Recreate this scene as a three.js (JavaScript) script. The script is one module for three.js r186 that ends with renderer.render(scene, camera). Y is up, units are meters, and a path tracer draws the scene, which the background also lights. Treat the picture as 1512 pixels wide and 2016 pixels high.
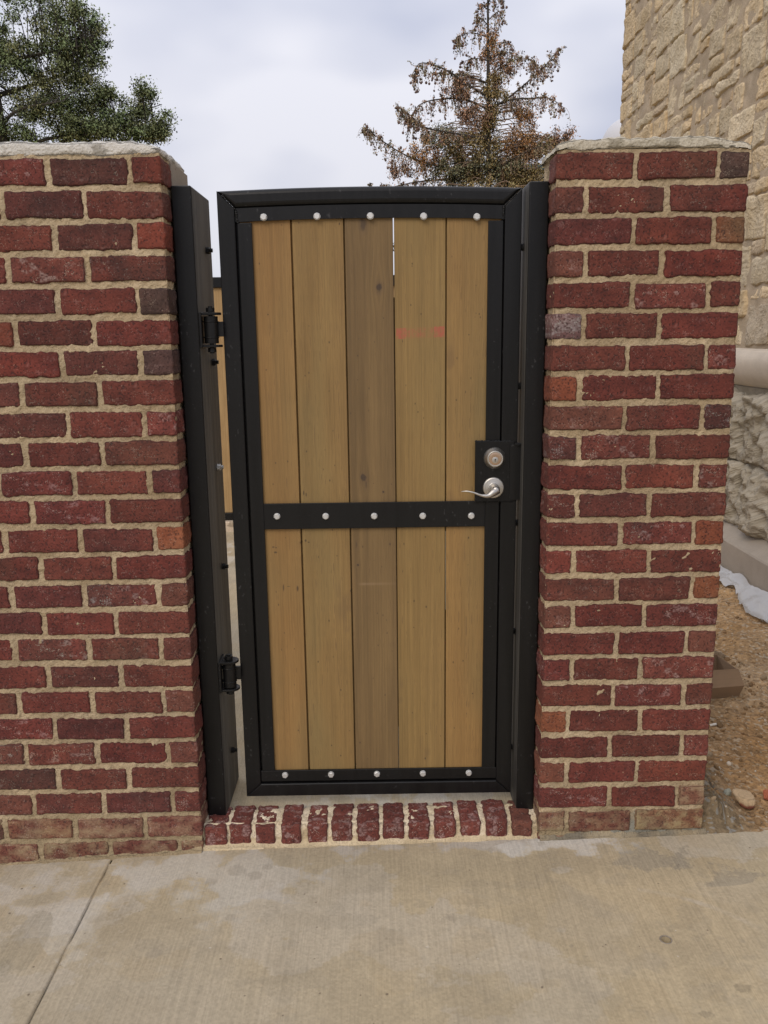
import * as THREE from 'three';
import { mergeGeometries, mergeVertices } from 'three/addons/utils/BufferGeometryUtils.js';
import { RoundedBoxGeometry } from 'three/addons/geometries/RoundedBoxGeometry.js';

// ------------------------------------------------------------------ camera, sky, sun, exposure
const scene = new THREE.Scene();
const camera = new THREE.PerspectiveCamera(62.42, 3 / 4, 0.05, 3000);
camera.rotation.order = 'YXZ';
camera.position.set(0.5323, 1.4382, 2.2332);
camera.rotation.set(-0.2060, -0.0050, -0.0129);
const renderer = new THREE.WebGLRenderer({ antialias: true });
renderer.setSize(768, 1024);
renderer.toneMapping = THREE.LinearToneMapping;
renderer.toneMappingExposure = 1.0;
renderer.shadowMap.enabled = true;

// ------------------------------------------------------------------ noise
let seedState = 12345;
const rnd = () => { seedState = (seedState + 0x6d2b79f5) | 0; let t = Math.imul(seedState ^ (seedState >>> 15), 1 | seedState); t = (t + Math.imul(t ^ (t >>> 7), 61 | t)) ^ t; return ((t ^ (t >>> 14)) >>> 0) / 4294967296; };
const rr = (a, b) => a + (b - a) * rnd();
const gauss = () => (rnd() + rnd() + rnd() + rnd() - 2) * 0.866 * 1.15;
const TAB = new Float32Array(65536); for (let i = 0; i < 65536; i++) TAB[i] = rnd();
const sm = (t) => t * t * (3 - 2 * t);
const hash = (x, y, z) => TAB[(Math.imul(x, 40503) ^ Math.imul(y, 30011) ^ Math.imul(z, 52711) ^ (Math.imul(x + 7, y + 13) >>> 3)) & 65535];
function vn(x, y, z = 0) {
  const xi = Math.floor(x), yi = Math.floor(y), zi = Math.floor(z), fx = x - xi, fy = y - yi, fz = z - zi, u = fx * fx * (3 - 2 * fx), v = fy * fy * (3 - 2 * fy);
  const a = Math.imul(xi, 40503), a1 = a + 40503, b = Math.imul(yi, 30011), b1 = b + 30011, c = Math.imul(zi, 52711), k = ((xi * 7 + yi * 3) << 4), k1 = k + 112, k2 = k + 48, k3 = k + 160;
  let p = TAB[((a ^ b ^ c) + k) & 65535], q = TAB[((a1 ^ b ^ c) + k1) & 65535], r = TAB[((a ^ b1 ^ c) + k2) & 65535], s = TAB[((a1 ^ b1 ^ c) + k3) & 65535];
  let m = p + (q - p) * u, n = r + (s - r) * u; const lo = m + (n - m) * v;
  if (fz === 0) return lo * 2 - 1;
  const d = c + 52711; p = TAB[((a ^ b ^ d) + k) & 65535]; q = TAB[((a1 ^ b ^ d) + k1) & 65535]; r = TAB[((a ^ b1 ^ d) + k2) & 65535]; s = TAB[((a1 ^ b1 ^ d) + k3) & 65535];
  m = p + (q - p) * u; n = r + (s - r) * u; const hi = m + (n - m) * v;
  return (lo + (hi - lo) * fz * fz * (3 - 2 * fz)) * 2 - 1;
}
function fbm(x, y, z, o) { let s = 0, a = 0.5; for (let i = 0; i < o; i++) { s += a * vn(x, y, z); x = x * 2.03 + 17.1; y = y * 2.03 + 9.7; z = z === 0 ? 0 : z * 2.03 + 3.3; a *= 0.5; } return s; }
const clamp = (x, a = 0, b = 1) => Math.min(b, Math.max(a, x));
const step = (a, b, x) => sm(clamp((x - a) / (b - a)));
const mix3 = (a, b, t) => [a[0] + (b[0] - a[0]) * t, a[1] + (b[1] - a[1]) * t, a[2] + (b[2] - a[2]) * t];

// ------------------------------------------------------------------ sky: overcast
{
  const W = 1024, H = 512, data = new Float32Array(W * H * 4);
  for (let j = 0; j < H; j++) for (let i = 0; i < W; i++) {
    const el = ((j + 0.5) / H - 0.5) * Math.PI, az = ((i + 0.5) / W) * Math.PI * 2;
    const dx = Math.cos(el) * Math.cos(az), dy = Math.sin(el), dz = Math.cos(el) * Math.sin(az);
    const k = 1 / (Math.max(dy, 0) + 0.16), cx = dx * k, cz = dz * k;
    const n = fbm(cx * 0.9 + 3.1, cz * 0.9 + dy * 2, 7, 4), n2 = fbm(az * 3.1 + 11, el * 9 + 4, 2, 4);
    const n3 = fbm(az * 7.5 + 3, el * 16 + 40, 5, 4), cloud = clamp(0.50 + n * 1.2 + n2 * 1.3 + n3 * 0.6);
    const lum = 0.64 + 0.40 * Math.max(0, dy);
    let c = mix3([0.73, 0.78, 0.97], [1.13, 1.14, 1.25], cloud);
    c = mix3(c, [1.12, 1.13, 1.2], 0.30 * step(0.20, 0.0, Math.abs(dy)));
    const o = (j * W + i) * 4;
    for (let q = 0; q < 3; q++) data[o + q] = c[q] * lum * (dy < -0.02 ? 0.5 : 1);
    data[o + 3] = 1;
  }
  const t = new THREE.DataTexture(data, W, H, THREE.RGBAFormat, THREE.FloatType);
  t.mapping = THREE.EquirectangularReflectionMapping; t.magFilter = THREE.LinearFilter; t.needsUpdate = true;
  scene.background = t; scene.environment = t;
}
const sun = new THREE.DirectionalLight(0xfff0dc, 1.35);
sun.position.set(-4, 8.5, 8); sun.target.position.set(0.5, 0.8, 0);
sun.castShadow = true; sun.shadow.radius = 60; sun.shadow.mapSize.set(2048, 2048);
Object.assign(sun.shadow.camera, { left: -8, right: 8, top: 8, bottom: -8, near: 0.5, far: 40 });
scene.add(sun, sun.target);

// ------------------------------------------------------------------ helpers
const s2l = (c) => (c <= 0.04045 ? c / 12.92 : Math.pow((c + 0.055) / 1.055, 2.4));
const l2s = (c) => (c <= 0.0031308 ? c * 12.92 : 1.055 * Math.pow(c, 1 / 2.4) - 0.055);
// fn(x, y in 0..1 pixels) -> [r, g, b linear, height 0..1]
function tex(w, h, fn, wantBump = true) {
  const a = new Uint8Array(w * h * 4), b = wantBump ? new Uint8Array(w * h * 4) : null;
  for (let y = 0; y < h; y++) for (let x = 0; x < w; x++) {
    const c = fn(x / w, y / h), o = (y * w + x) * 4;
    for (let q = 0; q < 3; q++) a[o + q] = Math.round(255 * clamp(l2s(clamp(c[q]))));
    a[o + 3] = 255;
    if (b) { const v = Math.round(255 * clamp(c[3] ?? 0.5)); b[o] = b[o + 1] = b[o + 2] = v; b[o + 3] = 255; }
  }
  const mk = (d, srgb) => { const t = new THREE.DataTexture(d, w, h); t.magFilter = THREE.LinearFilter; t.wrapS = t.wrapT = THREE.MirroredRepeatWrapping; if (srgb) t.colorSpace = THREE.SRGBColorSpace; t.needsUpdate = true; return t; };
  return { map: mk(a, true), bump: b ? mk(b, false) : null };
}
const taken = {};
function numbered(n) { const k = taken[n] = (taken[n] ?? -1) + 1; return k ? n + '_' + String(k).padStart(3, '0') : n; }
function shade(o) { o.castShadow = o.receiveShadow = true; return o; }
function thing(name, label, category, pos = [0, 0, 0], group) {
  const g = new THREE.Group(); g.name = numbered(name); g.position.set(...pos); scene.add(g);
  g.userData = { label, category }; if (group) g.userData.group = group; return g;
}
function part(name, geo, mat, parent, label) {
  const list = Array.isArray(geo) ? geo : [geo];
  const m = shade(new THREE.Mesh(list.length > 1 ? merge(list) : list[0], mat));
  const same = parent.children.filter((c) => c.name.replace(/_\d{3}$/, '') === name).length;
  m.name = same ? name + '_' + String(same).padStart(3, '0') : name;
  if (label) m.userData.label = label; parent.add(m); return m;
}
function merge(list) {
  const color = list.some((g) => g.attributes.color);
  return mergeGeometries(list.map((g0) => {
    const g = g0.index ? g0.toNonIndexed() : g0.clone();
    for (const k of Object.keys(g.attributes)) if (!['position', 'normal', 'uv', ...(color ? ['color'] : [])].includes(k)) g.deleteAttribute(k);
    if (!g.attributes.uv) g.setAttribute('uv', new THREE.BufferAttribute(new Float32Array(g.attributes.position.count * 2), 2));
    return g;
  }));
}
const box = (w, h, d, x, y, z, r = 0.0015) => new RoundedBoxGeometry(w, h, d, 2, Math.min(r, w / 2.1, h / 2.1, d / 2.1)).translate(x, y, z);
const span = (x0, x1, y0, y1, z0, z1, r) => box(x1 - x0, y1 - y0, z1 - z0, (x0 + x1) / 2, (y0 + y1) / 2, (z0 + z1) / 2, r);
function flatUV(g, s, ox = 0, oy = 0) {   // uv in metres along the two main axes of each face
  const p = g.attributes.position, n = g.attributes.normal, uv = new Float32Array(p.count * 2);
  for (let i = 0; i < p.count; i++) {
    const ax = Math.abs(n.getX(i)), ay = Math.abs(n.getY(i)), az = Math.abs(n.getZ(i));
    let u, v;
    if (az >= ax && az >= ay) { u = p.getX(i); v = p.getY(i); } else if (ax >= ay) { u = p.getZ(i); v = p.getY(i); } else { u = p.getX(i); v = p.getZ(i); }
    uv[i * 2] = (u + ox) / s; uv[i * 2 + 1] = (v + oy) / s;
  }
  g.setAttribute('uv', new THREE.BufferAttribute(uv, 2)); return g;
}
function planarUV(g, s, ox = 0, oy = 0) {    // front projection, slid along with depth so that the flanks do not smear
  const p = g.attributes.position, uv = new Float32Array(p.count * 2);
  for (let i = 0; i < p.count; i++) { uv[i * 2] = (p.getX(i) + p.getZ(i) * 0.6 + ox) / s; uv[i * 2 + 1] = (p.getY(i) + p.getZ(i) * 0.6 + oy) / s; }
  g.setAttribute('uv', new THREE.BufferAttribute(uv, 2)); return g;
}
function paint(g, fn) {
  const p = g.attributes.position, c = new Float32Array(p.count * 3);
  for (let i = 0; i < p.count; i++) { const q = fn(p.getX(i), p.getY(i), p.getZ(i)); c[i * 3] = q[0]; c[i * 3 + 1] = q[1]; c[i * 3 + 2] = q[2]; }
  g.setAttribute('color', new THREE.BufferAttribute(c, 3)); return g;
}
// a block with rounded, uneven edges, front towards +z, its front face at z = 0
function roughBlock(w, h, d, nx, ny, nz, { round = 0.006, wave = 0.0025, fine = 0.0012, face = 0.001, waveLen = 0.06, fineLen = 0.012, faceLen = 0.03, seed = 0, openBack = true, crag = 0 } = {}) {
  let g = new THREE.BoxGeometry(w, h, d, nx, ny, nz);
  g.deleteAttribute('uv'); g.deleteAttribute('normal'); g = mergeVertices(g, 1e-6);
  const p = g.attributes.position, ex = w / nx, ey = h / ny, ez = d / nz, R = round;
  for (let i = 0; i < p.count; i++) {
    let x = p.getX(i), y = p.getY(i), z = p.getZ(i);
    // pull the outer rings closer to the edge so that the rounding has vertices to bend
    const squeeze = (v, half, e) => (half - Math.abs(v) < e * 1.01 && half - Math.abs(v) > 1e-7 ? Math.sign(v) * (half - Math.min(e, R)) : v);
    x = squeeze(x, w / 2, ex); y = squeeze(y, h / 2, ey); z = squeeze(z, d / 2, ez);
    const cx = clamp(x, -w / 2 + R, w / 2 - R), cy = clamp(y, -h / 2 + R, h / 2 - R), cz = clamp(z, -d / 2 + R, d / 2 - R);
    const dx = x - cx, dy = y - cy, dz = z - cz, l = Math.hypot(dx, dy, dz);
    let nxv = 0, nyv = 0, nzv = 0;
    if (l > 1e-9) { nxv = dx / l; nyv = dy / l; nzv = dz / l; x = cx + nxv * R; y = cy + nyv * R; z = cz + nzv * R; }
    const s = seed * 7.31;
    const n1 = wave * fbm(x / waveLen + s, y / waveLen + s, z / waveLen + 0.5, 2), n2 = fine * fbm(x / fineLen + s, y / fineLen - s, z / fineLen + 0.5, 3), n3 = face * fbm(x / faceLen - s, y / faceLen + s, z / faceLen + 0.5, 4);
    const side = Math.abs(nxv) + Math.abs(nyv) > 0.3 ? 1 : 0, k = (n1 + n2) * 2;
    x += nxv * k * side; y += nyv * k * side; z += nzv * (n3 * 2 + (side ? n2 : 0)); if (crag) z += (nzv > 0 ? nzv : 0) * crag * (0.5 - 2.2 * Math.abs(fbm(x / 0.24 + s, y / 0.20, s + 0.5, 4)) - 0.45 * Math.abs(fbm(x / 0.06 - s, y / 0.06, 0.5, 3)));
    p.setXYZ(i, x, y, z - d / 2);
  }
  if (openBack) {
    const ix = g.index.array, keep = [];
    for (let i = 0; i < ix.length; i += 3) if (!(p.getZ(ix[i]) < -d * 0.97 && p.getZ(ix[i + 1]) < -d * 0.97 && p.getZ(ix[i + 2]) < -d * 0.97)) keep.push(ix[i], ix[i + 1], ix[i + 2]);
    g.setIndex(keep);
  }
  g.computeVertexNormals(); return g;
}
// a sheet z = f(x, y) over a rectangle
function sheet(x0, x1, y0, y1, cell, f) {
  const nx = Math.max(1, Math.round((x1 - x0) / cell)), ny = Math.max(1, Math.round((y1 - y0) / cell));
  const g = new THREE.PlaneGeometry(x1 - x0, y1 - y0, nx, ny).translate((x0 + x1) / 2, (y0 + y1) / 2, 0), p = g.attributes.position;
  for (let i = 0; i < p.count; i++) p.setZ(i, f(p.getX(i), p.getY(i)));
  g.computeVertexNormals(); return g;
}
function tube(points, radii, radial = 8, flat = 1, steps = 0) {     // tapered tube along a curve
  const v = points.map((q) => new THREE.Vector3(...q)), curve = new THREE.CatmullRomCurve3(v, false, 'centripetal');
  const n = steps || (points.length - 1) * 5, fr = curve.computeFrenetFrames(n, false), pos = [], idx = [], uv = [];
  let len = 0, prev = null;
  for (let i = 0; i <= n; i++) {
    const t = i / n, c = curve.getPoint(t), f = t * (radii.length - 1), k = Math.min(radii.length - 2, Math.floor(f)), r = radii.length > 1 ? radii[k] + (radii[k + 1] - radii[k]) * (f - k) : radii[0];
    if (prev) len += c.distanceTo(prev); prev = c;
    const k2 = Math.min(n, Math.max(0, Math.round(curve.getUtoTmapping ? i : i)));
    for (let j = 0; j <= radial; j++) {
      const a = (j / radial) * Math.PI * 2, N = fr.normals[k2], B = fr.binormals[k2];
      pos.push(c.x + (N.x * Math.cos(a) + B.x * Math.sin(a) * flat) * r, c.y + (N.y * Math.cos(a) + B.y * Math.sin(a) * flat) * r, c.z + (N.z * Math.cos(a) + B.z * Math.sin(a) * flat) * r);
      uv.push(j / radial, len * 2);
      if (i < n && j < radial) { const q = i * (radial + 1) + j; idx.push(q, q + radial + 1, q + 1, q + 1, q + radial + 1, q + radial + 2); }
    }
  }
  const a = pos.length / 3; pos.push(...points[0]); uv.push(0, 0); const last = curve.getPoint(1); pos.push(last.x, last.y, last.z); uv.push(0, 0);
  for (let j = 0; j < radial; j++) { idx.push(a, j, j + 1); const q = n * (radial + 1) + j; idx.push(a + 1, q + 1, q); }
  const g = new THREE.BufferGeometry();
  g.setAttribute('position', new THREE.Float32BufferAttribute(pos, 3)); g.setAttribute('uv', new THREE.Float32BufferAttribute(uv, 2)); g.setIndex(idx);
  const m = g.toNonIndexed(); g.computeVertexNormals(); return g;
}
const lathe = (pts, seg = 40) => new THREE.LatheGeometry(pts.map((q) => new THREE.Vector2(...q)), seg);

// ------------------------------------------------------------------ materials
const std = (o) => new THREE.MeshStandardMaterial(o);
const phys = (o) => new THREE.MeshPhysicalMaterial(o);
const M = {};
const CLAY = {};
// brick clay, a third of a metre across: two colours, how much lime film, how many specks, how much mud
for (const [name, lo, hi, film, speck, mud, seed] of [
  ['red', [0.0969, 0.0231, 0.0167], [0.1582, 0.0386, 0.0261], 0.14, 0.5, 0, 1], ['deep', [0.0791, 0.0221, 0.0175], [0.1247, 0.0330, 0.0248], 0.18, 0.45, 0, 2], ['bright', [0.1385, 0.0320, 0.0193], [0.2077, 0.0508, 0.0291], 0.10, 0.35, 0, 3],
  ['orange', [0.1731, 0.0508, 0.0240], [0.2472, 0.0810, 0.0377], 0.15, 0.4, 0, 4], ['brown', [0.1137, 0.0396, 0.0265], [0.1731, 0.0602, 0.0385], 0.28, 0.5, 0, 5], ['dark', [0.0554, 0.0320, 0.0265], [0.0950, 0.0490, 0.0402], 0.20, 0.5, 0, 6],
  ['filmy', [0.1068, 0.0263, 0.0201], [0.1681, 0.0424, 0.0308], 0.52, 0.9, 0, 7], ['pale', [0.1483, 0.0565, 0.0514], [0.2077, 0.0895, 0.0770], 1.0, 1.0, 0, 8], ['sillClay', [0.1137, 0.0282, 0.0205], [0.1830, 0.0490, 0.0351], 0.75, 1.1, 0, 11], ['dusty', [0.1236, 0.0396, 0.0265], [0.1780, 0.0612, 0.0411], 0.25, 0.8, 0.55, 9], ['mortary', [0.1681, 0.0706, 0.0428], [0.2275, 0.1036, 0.0642], 0.35, 0.7, 1.0, 10]]) {
  const t = tex(512, 512, (x, y) => {
    const X = x * 0.333 + seed * 3, Y = y * 0.333;
    const a = fbm(X * 22, Y * 30, seed, 4), b = fbm(X * 260 + 5, Y * 260, seed, 3), c = fbm(X * 9 + 40, Y * 9, seed, 3), e = vn(X * 420, Y * 420, seed), fl = fbm(X * 42 + 90, Y * 60, seed, 5);
    let col = mix3(lo, hi, clamp(0.5 + a * 0.9 + c * 0.5));
    col = mix3(col, [lo[0] * 0.72, lo[1] * 1.25, lo[2] * 1.35], clamp(c * 1.4 - 0.15) * 0.7);
    let h = 0.5 + a * 0.25 + b * 0.28;
    const k = 1 + b * 0.45 + e * 0.10; col = col.map((q) => q * k);
    const pit = step(0.30, 0.42, -b); col = mix3(col, [0.045, 0.018, 0.016], pit * 0.7); h -= pit * 0.3;
    col = mix3(col, [0.36, 0.255, 0.235], step(0.42 - film * 0.5, 0.62 - film * 0.35, fl + b * 0.12) * clamp(0.45 + b * 0.8) * clamp(film * 1.3, 0, 0.85));
    if (mud) col = mix3(col, [0.30, 0.215, 0.125], clamp(mud * (0.55 + a * 1.3 + fl * 1.2 + b * 0.3), 0, 0.92));
    col = mix3(col, [0.56, 0.46, 0.38], step(0.50, 0.56, vn(X * 520 + 77, Y * 520 + 13, seed) * 0.62 + fbm(X * 60 + 7, Y * 60 + 3, seed, 2) * 0.55 + speck * 0.02) * 0.42 * speck);
    return [...col, h];
  });
  CLAY[name] = std({ map: t.map, bumpMap: t.bump, bumpScale: 0.0022, roughness: 0.92, vertexColors: true });
}
{ // mortar, 0.4 m
  const t = tex(512, 512, (x, y) => {
    const X = x * 0.4, Y = y * 0.4, a = fbm(X * 16, Y * 16, 0, 4), b = fbm(X * 330, Y * 330, 0, 3), c = vn(X * 500 + 3, Y * 500);
    let col = mix3([0.375, 0.285, 0.170], [0.50, 0.39, 0.245], clamp(0.5 + a * 0.9)); const k = 1 + b * 0.22 + c * 0.05; col = col.map((q) => q * k);
    col = mix3(col, [0.17, 0.13, 0.085], step(0.38, 0.47, -b) * 0.5);
    return [...col, 0.5 + b * 0.6 + a * 0.2];
  });
  M.mortar = std({ map: t.map, bumpMap: t.bump, bumpScale: 0.0022, roughness: 0.95, vertexColors: true });
}
{ // cast cap, 0.5 m
  const t = tex(512, 512, (x, y) => {
    const X = x * 0.5, Y = y * 0.5, a = fbm(X * 12, Y * 14, 0, 5), b = fbm(X * 240, Y * 240, 0, 3), g = fbm(X * 26 + 50, Y * 34, 0, 5);
    let col = mix3([0.53, 0.505, 0.45], [0.66, 0.635, 0.58], clamp(0.5 + a)); const k = 1 + b * 0.22; col = col.map((q) => q * k);
    col = mix3(col, [0.19, 0.17, 0.13], step(0.16, 0.42, g) * 0.6);
    return [...col, 0.5 + b * 0.5 + g * 0.3];
  });
  M.cap = std({ map: t.map, bumpMap: t.bump, bumpScale: 0.004, roughness: 0.95 });
}
{ // broom-finished concrete, 3.4 m x 1.7 m from x = -1.2, z = 0
  const stain = [[0.62, 0.015, 0.30, 0.05, [0.50, 0.48, 0.45], 0.5], [1.06, 0.09, 0.14, 0.06, [0.60, 0.57, 0.50], 0.8], [0.02, 0.10, 0.30, 0.10, [0.53, 0.50, 0.44], 0.55], [-0.36, 0.12, 0.16, 0.12, [0.55, 0.51, 0.44], 0.5],
    [-0.1, 0.2, 0.16, 0.16, [0.53, 0.49, 0.40], 0.5], [1.25, 0.13, 0.16, 0.05, [0.30, 0.265, 0.20], 0.6], [1.42, 0.16, 0.10, 0.05, [0.30, 0.265, 0.20], 0.6], [-0.40, 0.36, 0.04, 0.08, [0.31, 0.27, 0.19], 0.45], [-0.46, 0.52, 0.05, 0.09, [0.30, 0.26, 0.18], 0.45],
    [1.33, 0.60, 0.035, 0.016, [0.27, 0.225, 0.15], 0.55], [1.22, 0.67, 0.02, 0.010, [0.27, 0.225, 0.15], 0.5]];
  const dots = []; for (let i = 0; i < 260; i++) { const c = rnd(); dots.push([rr(-1.1, 2.1), rr(0.02, 1.6), rnd() < 0.93 ? rr(0.0012, 0.0032) : rr(0.005, 0.010), c]); }
  for (const q of [[0.11, 0.10, 0.022], [0.17, 0.13, 0.016], [0.2, 0.09, 0.012], [0.05, 0.15, 0.018], [0.70, 0.33, 0.015], [0.13, 0.3, 0.012], [-0.04, 0.42, 0.02], [-0.25, 0.13, 0.018]]) dots.push([...q, 0.9]);
  const cells = new Map(), key = (i, j) => i * 1000 + j; for (const q of dots) { const r = q[2] * 1.6; for (let i = Math.floor((q[0] - r) * 25); i <= Math.floor((q[0] + r) * 25); i++) for (let j = Math.floor((q[1] - r) * 25); j <= Math.floor((q[1] + r) * 25); j++) { const k = key(i, j); if (!cells.has(k)) cells.set(k, []); cells.get(k).push(q); } }
  const t = tex(2048, 1024, (x, y) => {
    const X = x * 3.4 - 1.2, Z = y * 1.7, a = fbm(X * 2.2, Z * 2.6, 0, 5), a2 = fbm(X * 7 + 31, Z * 8, 0, 5), b = fbm(X * 180, Z * 180, 0, 3), c = fbm(X * 1.1 + 8, Z * 1.3 + 60, 0, 3);
    const br = fbm(X * 150, Z * 5 + 9, 0, 3) * (0.55 + 0.45 * step(-0.2, 0.3, vn(X * 1.7 + 5, Z * 1.1))), fine = fbm(X * 420, Z * 9, 0, 2);
    let col = mix3([0.425, 0.354, 0.230], [0.495, 0.407, 0.260], clamp(0.5 + a * 1.2));
    col = mix3(col, [0.40, 0.355, 0.27], clamp(0.35 + c * 1.5) * 0.6);
    col = mix3(col, [0.355, 0.295, 0.195], step(0.08, 0.36, a2) * 0.3);
    col = mix3(col, [0.50, 0.43, 0.31], step(0.10, 0.34, -a2) * 0.35);
    const e1 = fbm(X * 4.2 + 70, Z * 5 + 12, 0, 6), e2 = fbm(X * 5.5 + 20, Z * 6.5 + 33, 0, 6), e3 = fbm(X * 13 + 2, Z * 15 + 61, 0, 5);
    col = mix3(col, [0.50, 0.46, 0.385], step(0.13, 0.20, e1 + b * 0.05) * 0.42 * clamp(1.25 - Z * 1.1)); col = mix3(col, [0.305, 0.25, 0.165], step(0.17, 0.25, e2 + b * 0.05) * 0.18); col = mix3(col, [0.42, 0.325, 0.185], step(0.16, 0.26, -e2) * 0.22); col = mix3(col, [0.315, 0.275, 0.205], step(0.24, 0.30, e3) * 0.20);
    for (const [sx, sz, rx, rz, sc, st] of stain) { const d = Math.hypot((X - sx) / rx, (Z - sz) / rz); if (d < 1.8) col = mix3(col, sc, st * step(1.05, 0.55, d + a2 * 2.6 + e3 * 1.2 + b * 0.35)); }
    const arc = Math.abs(Math.hypot((X - 1.05) / 1.35, (Z - 0.56)) - 0.33); if (X > 1.2 && X < 1.62 && Z < 0.5) col = mix3(col, [0.52, 0.46, 0.36], step(0.012, 0.002, arc) * clamp(0.4 + a2 * 2) * 0.8);
    const k = 1 + b * 0.18 + br * 0.11 + fine * 0.08; col = col.map((q) => q * k);
    let h = 0.5 + br * 0.5 + fine * 0.3 + b * 0.3;
    for (const [dx, dz, r, cc] of cells.get(key(Math.floor(X * 25), Math.floor(Z * 25))) ?? []) { const d = Math.hypot(X - dx, (Z - dz)); if (d < r * 1.6) { const m = step(1.25, 0.7, d / r + a2 * 0.7 + b * 0.3); col = mix3(col, r < 0.005 ? (cc < 0.7 ? [0.13, 0.10, 0.07] : [0.6, 0.55, 0.45]) : [0.29, 0.25, 0.19], m * (r < 0.005 ? 0.75 : 0.32)); if (r < 0.005) h -= m * 0.3; } }
    return [...col, h];
  });
  M.concrete = std({ map: t.map, bumpMap: t.bump, bumpScale: 0.0016, roughness: 0.88 });
}
const concreteUV = (g) => { const p = g.attributes.position, uv = new Float32Array(p.count * 2); for (let i = 0; i < p.count; i++) { uv[i * 2] = (p.getX(i) + 1.2) / 3.4; uv[i * 2 + 1] = p.getZ(i) / 1.7; } g.setAttribute('uv', new THREE.BufferAttribute(uv, 2)); return g; };
{ // soil, 1 m
  const t = tex(1024, 1024, (x, y) => {
    const a = fbm(x * 5, y * 5, 0, 5), b = fbm(x * 70, y * 70, 0, 4), c = fbm(x * 2.2 + 30, y * 2.2, 0, 3), e = vn(x * 160 + 2, y * 160);
    let col = mix3([0.255, 0.142, 0.054], [0.375, 0.228, 0.106], clamp(0.5 + a)); col = mix3(col, [0.33, 0.24, 0.145], clamp(c * 1.6) * 0.7);
    const k = 1 + b * 0.6 + e * 0.1; col = col.map((q) => q * k); col = mix3(col, [0.45, 0.38, 0.28], step(0.28, 0.36, vn(x * 95 + 9, y * 95) * 0.6) * 0.5);
    return [...col, 0.5 + b * 0.7 + a * 0.2];
  });
  M.soil = std({ map: t.map, bumpMap: t.bump, bumpScale: 0.010, roughness: 1, vertexColors: true });
}
{ // split limestone, 1 m
  const t = tex(1024, 1024, (x, y) => {
    const a = fbm(x * 7, y * 9, 0, 5), b = fbm(x * 60 + y * 22, y * 70, 0, 4), e = fbm(x * 190, y * 190, 0, 2);
    let col = mix3([0.58, 0.455, 0.28], [0.71, 0.58, 0.39], clamp(0.5 + a * 1.1)); const k = 1 + b * 0.28 + e * 0.22; col = col.map((q) => q * k);
    return [...col, 0.5 + b * 0.75 + e * 0.3];
  });
  M.stone = std({ map: t.map, bumpMap: t.bump, bumpScale: 0.007, roughness: 0.95, vertexColors: true });
}
{ const t = tex(512, 512, (x, y) => { const a = fbm(x * 5, y * 6, 0, 5), b = fbm(x * 120, y * 120, 0, 3), v = 0.56 * (1 + a * 0.14 + b * 0.10); return [v, v * 0.93, v * 0.83, 0.5 + b * 0.5 + a * 0.2]; });
  M.clean = { map: t.map, bumpMap: t.bump }; }
M.castStone = std({ ...M.clean, bumpScale: 0.0012, roughness: 0.85, color: new THREE.Color(0.98, 0.92, 0.84) });
M.castGrey = std({ ...M.clean, bumpScale: 0.0010, roughness: 0.85, color: new THREE.Color(0.60, 0.555, 0.50) });
M.buffCap = std({ map: M.cap.map, bumpMap: M.cap.bumpMap, bumpScale: 0.004, roughness: 0.95, color: new THREE.Color(0.86, 0.82, 0.72) });
{ // black paint with faint dust and scuffs, 1 m
  const t = tex(1024, 1024, (x, y) => {
    const a = fbm(x * 90, y * 4, 0, 4), b = fbm(x * 300, y * 300, 0, 2), c = fbm(x * 5 + 12, y * 3, 0, 4), s = step(0.60, 0.68, fbm(x * 130 + 4, y * 90, 0, 4) + vn(x * 7, y * 5) * 0.20);
    let v = 0.006 + 0.0030 * clamp(0.5 + a + c) + 0.002 * b; v += s * 0.03; return [v * 1.0, v * 1.0, v * 1.03, 0.5 + b * 0.2 + a * 0.1];
  });
  M.paint = phys({ map: t.map, bumpMap: t.bump, bumpScale: 0.0002, roughness: 0.36, specularIntensity: 0.6 });
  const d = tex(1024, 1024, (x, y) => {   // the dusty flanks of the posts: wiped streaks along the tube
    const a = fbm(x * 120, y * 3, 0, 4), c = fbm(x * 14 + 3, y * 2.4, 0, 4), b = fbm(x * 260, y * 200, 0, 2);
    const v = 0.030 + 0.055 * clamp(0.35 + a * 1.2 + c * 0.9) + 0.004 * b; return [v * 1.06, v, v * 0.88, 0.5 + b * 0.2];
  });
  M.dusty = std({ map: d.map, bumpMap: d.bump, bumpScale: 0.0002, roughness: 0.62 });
}
M.hole = std({ color: new THREE.Color(0.01, 0.01, 0.01), roughness: 0.9 });
{ // brushed satin nickel
  const t = tex(256, 256, (x, y) => { const a = fbm(x * 4, y * 120, 0, 3); const v = 0.55 + a * 0.12; return [v, v * 0.955, v * 0.88, 0.5 + a * 0.4]; });
  M.nickel = std({ map: t.map, metalness: 1, roughness: 0.42 });
  M.brass = std({ color: new THREE.Color(0.55, 0.40, 0.29), metalness: 1, roughness: 0.4 });
  M.zinc = std({ color: new THREE.Color(0.68, 0.68, 0.66), metalness: 0.65, roughness: 0.5 });
}
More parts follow.
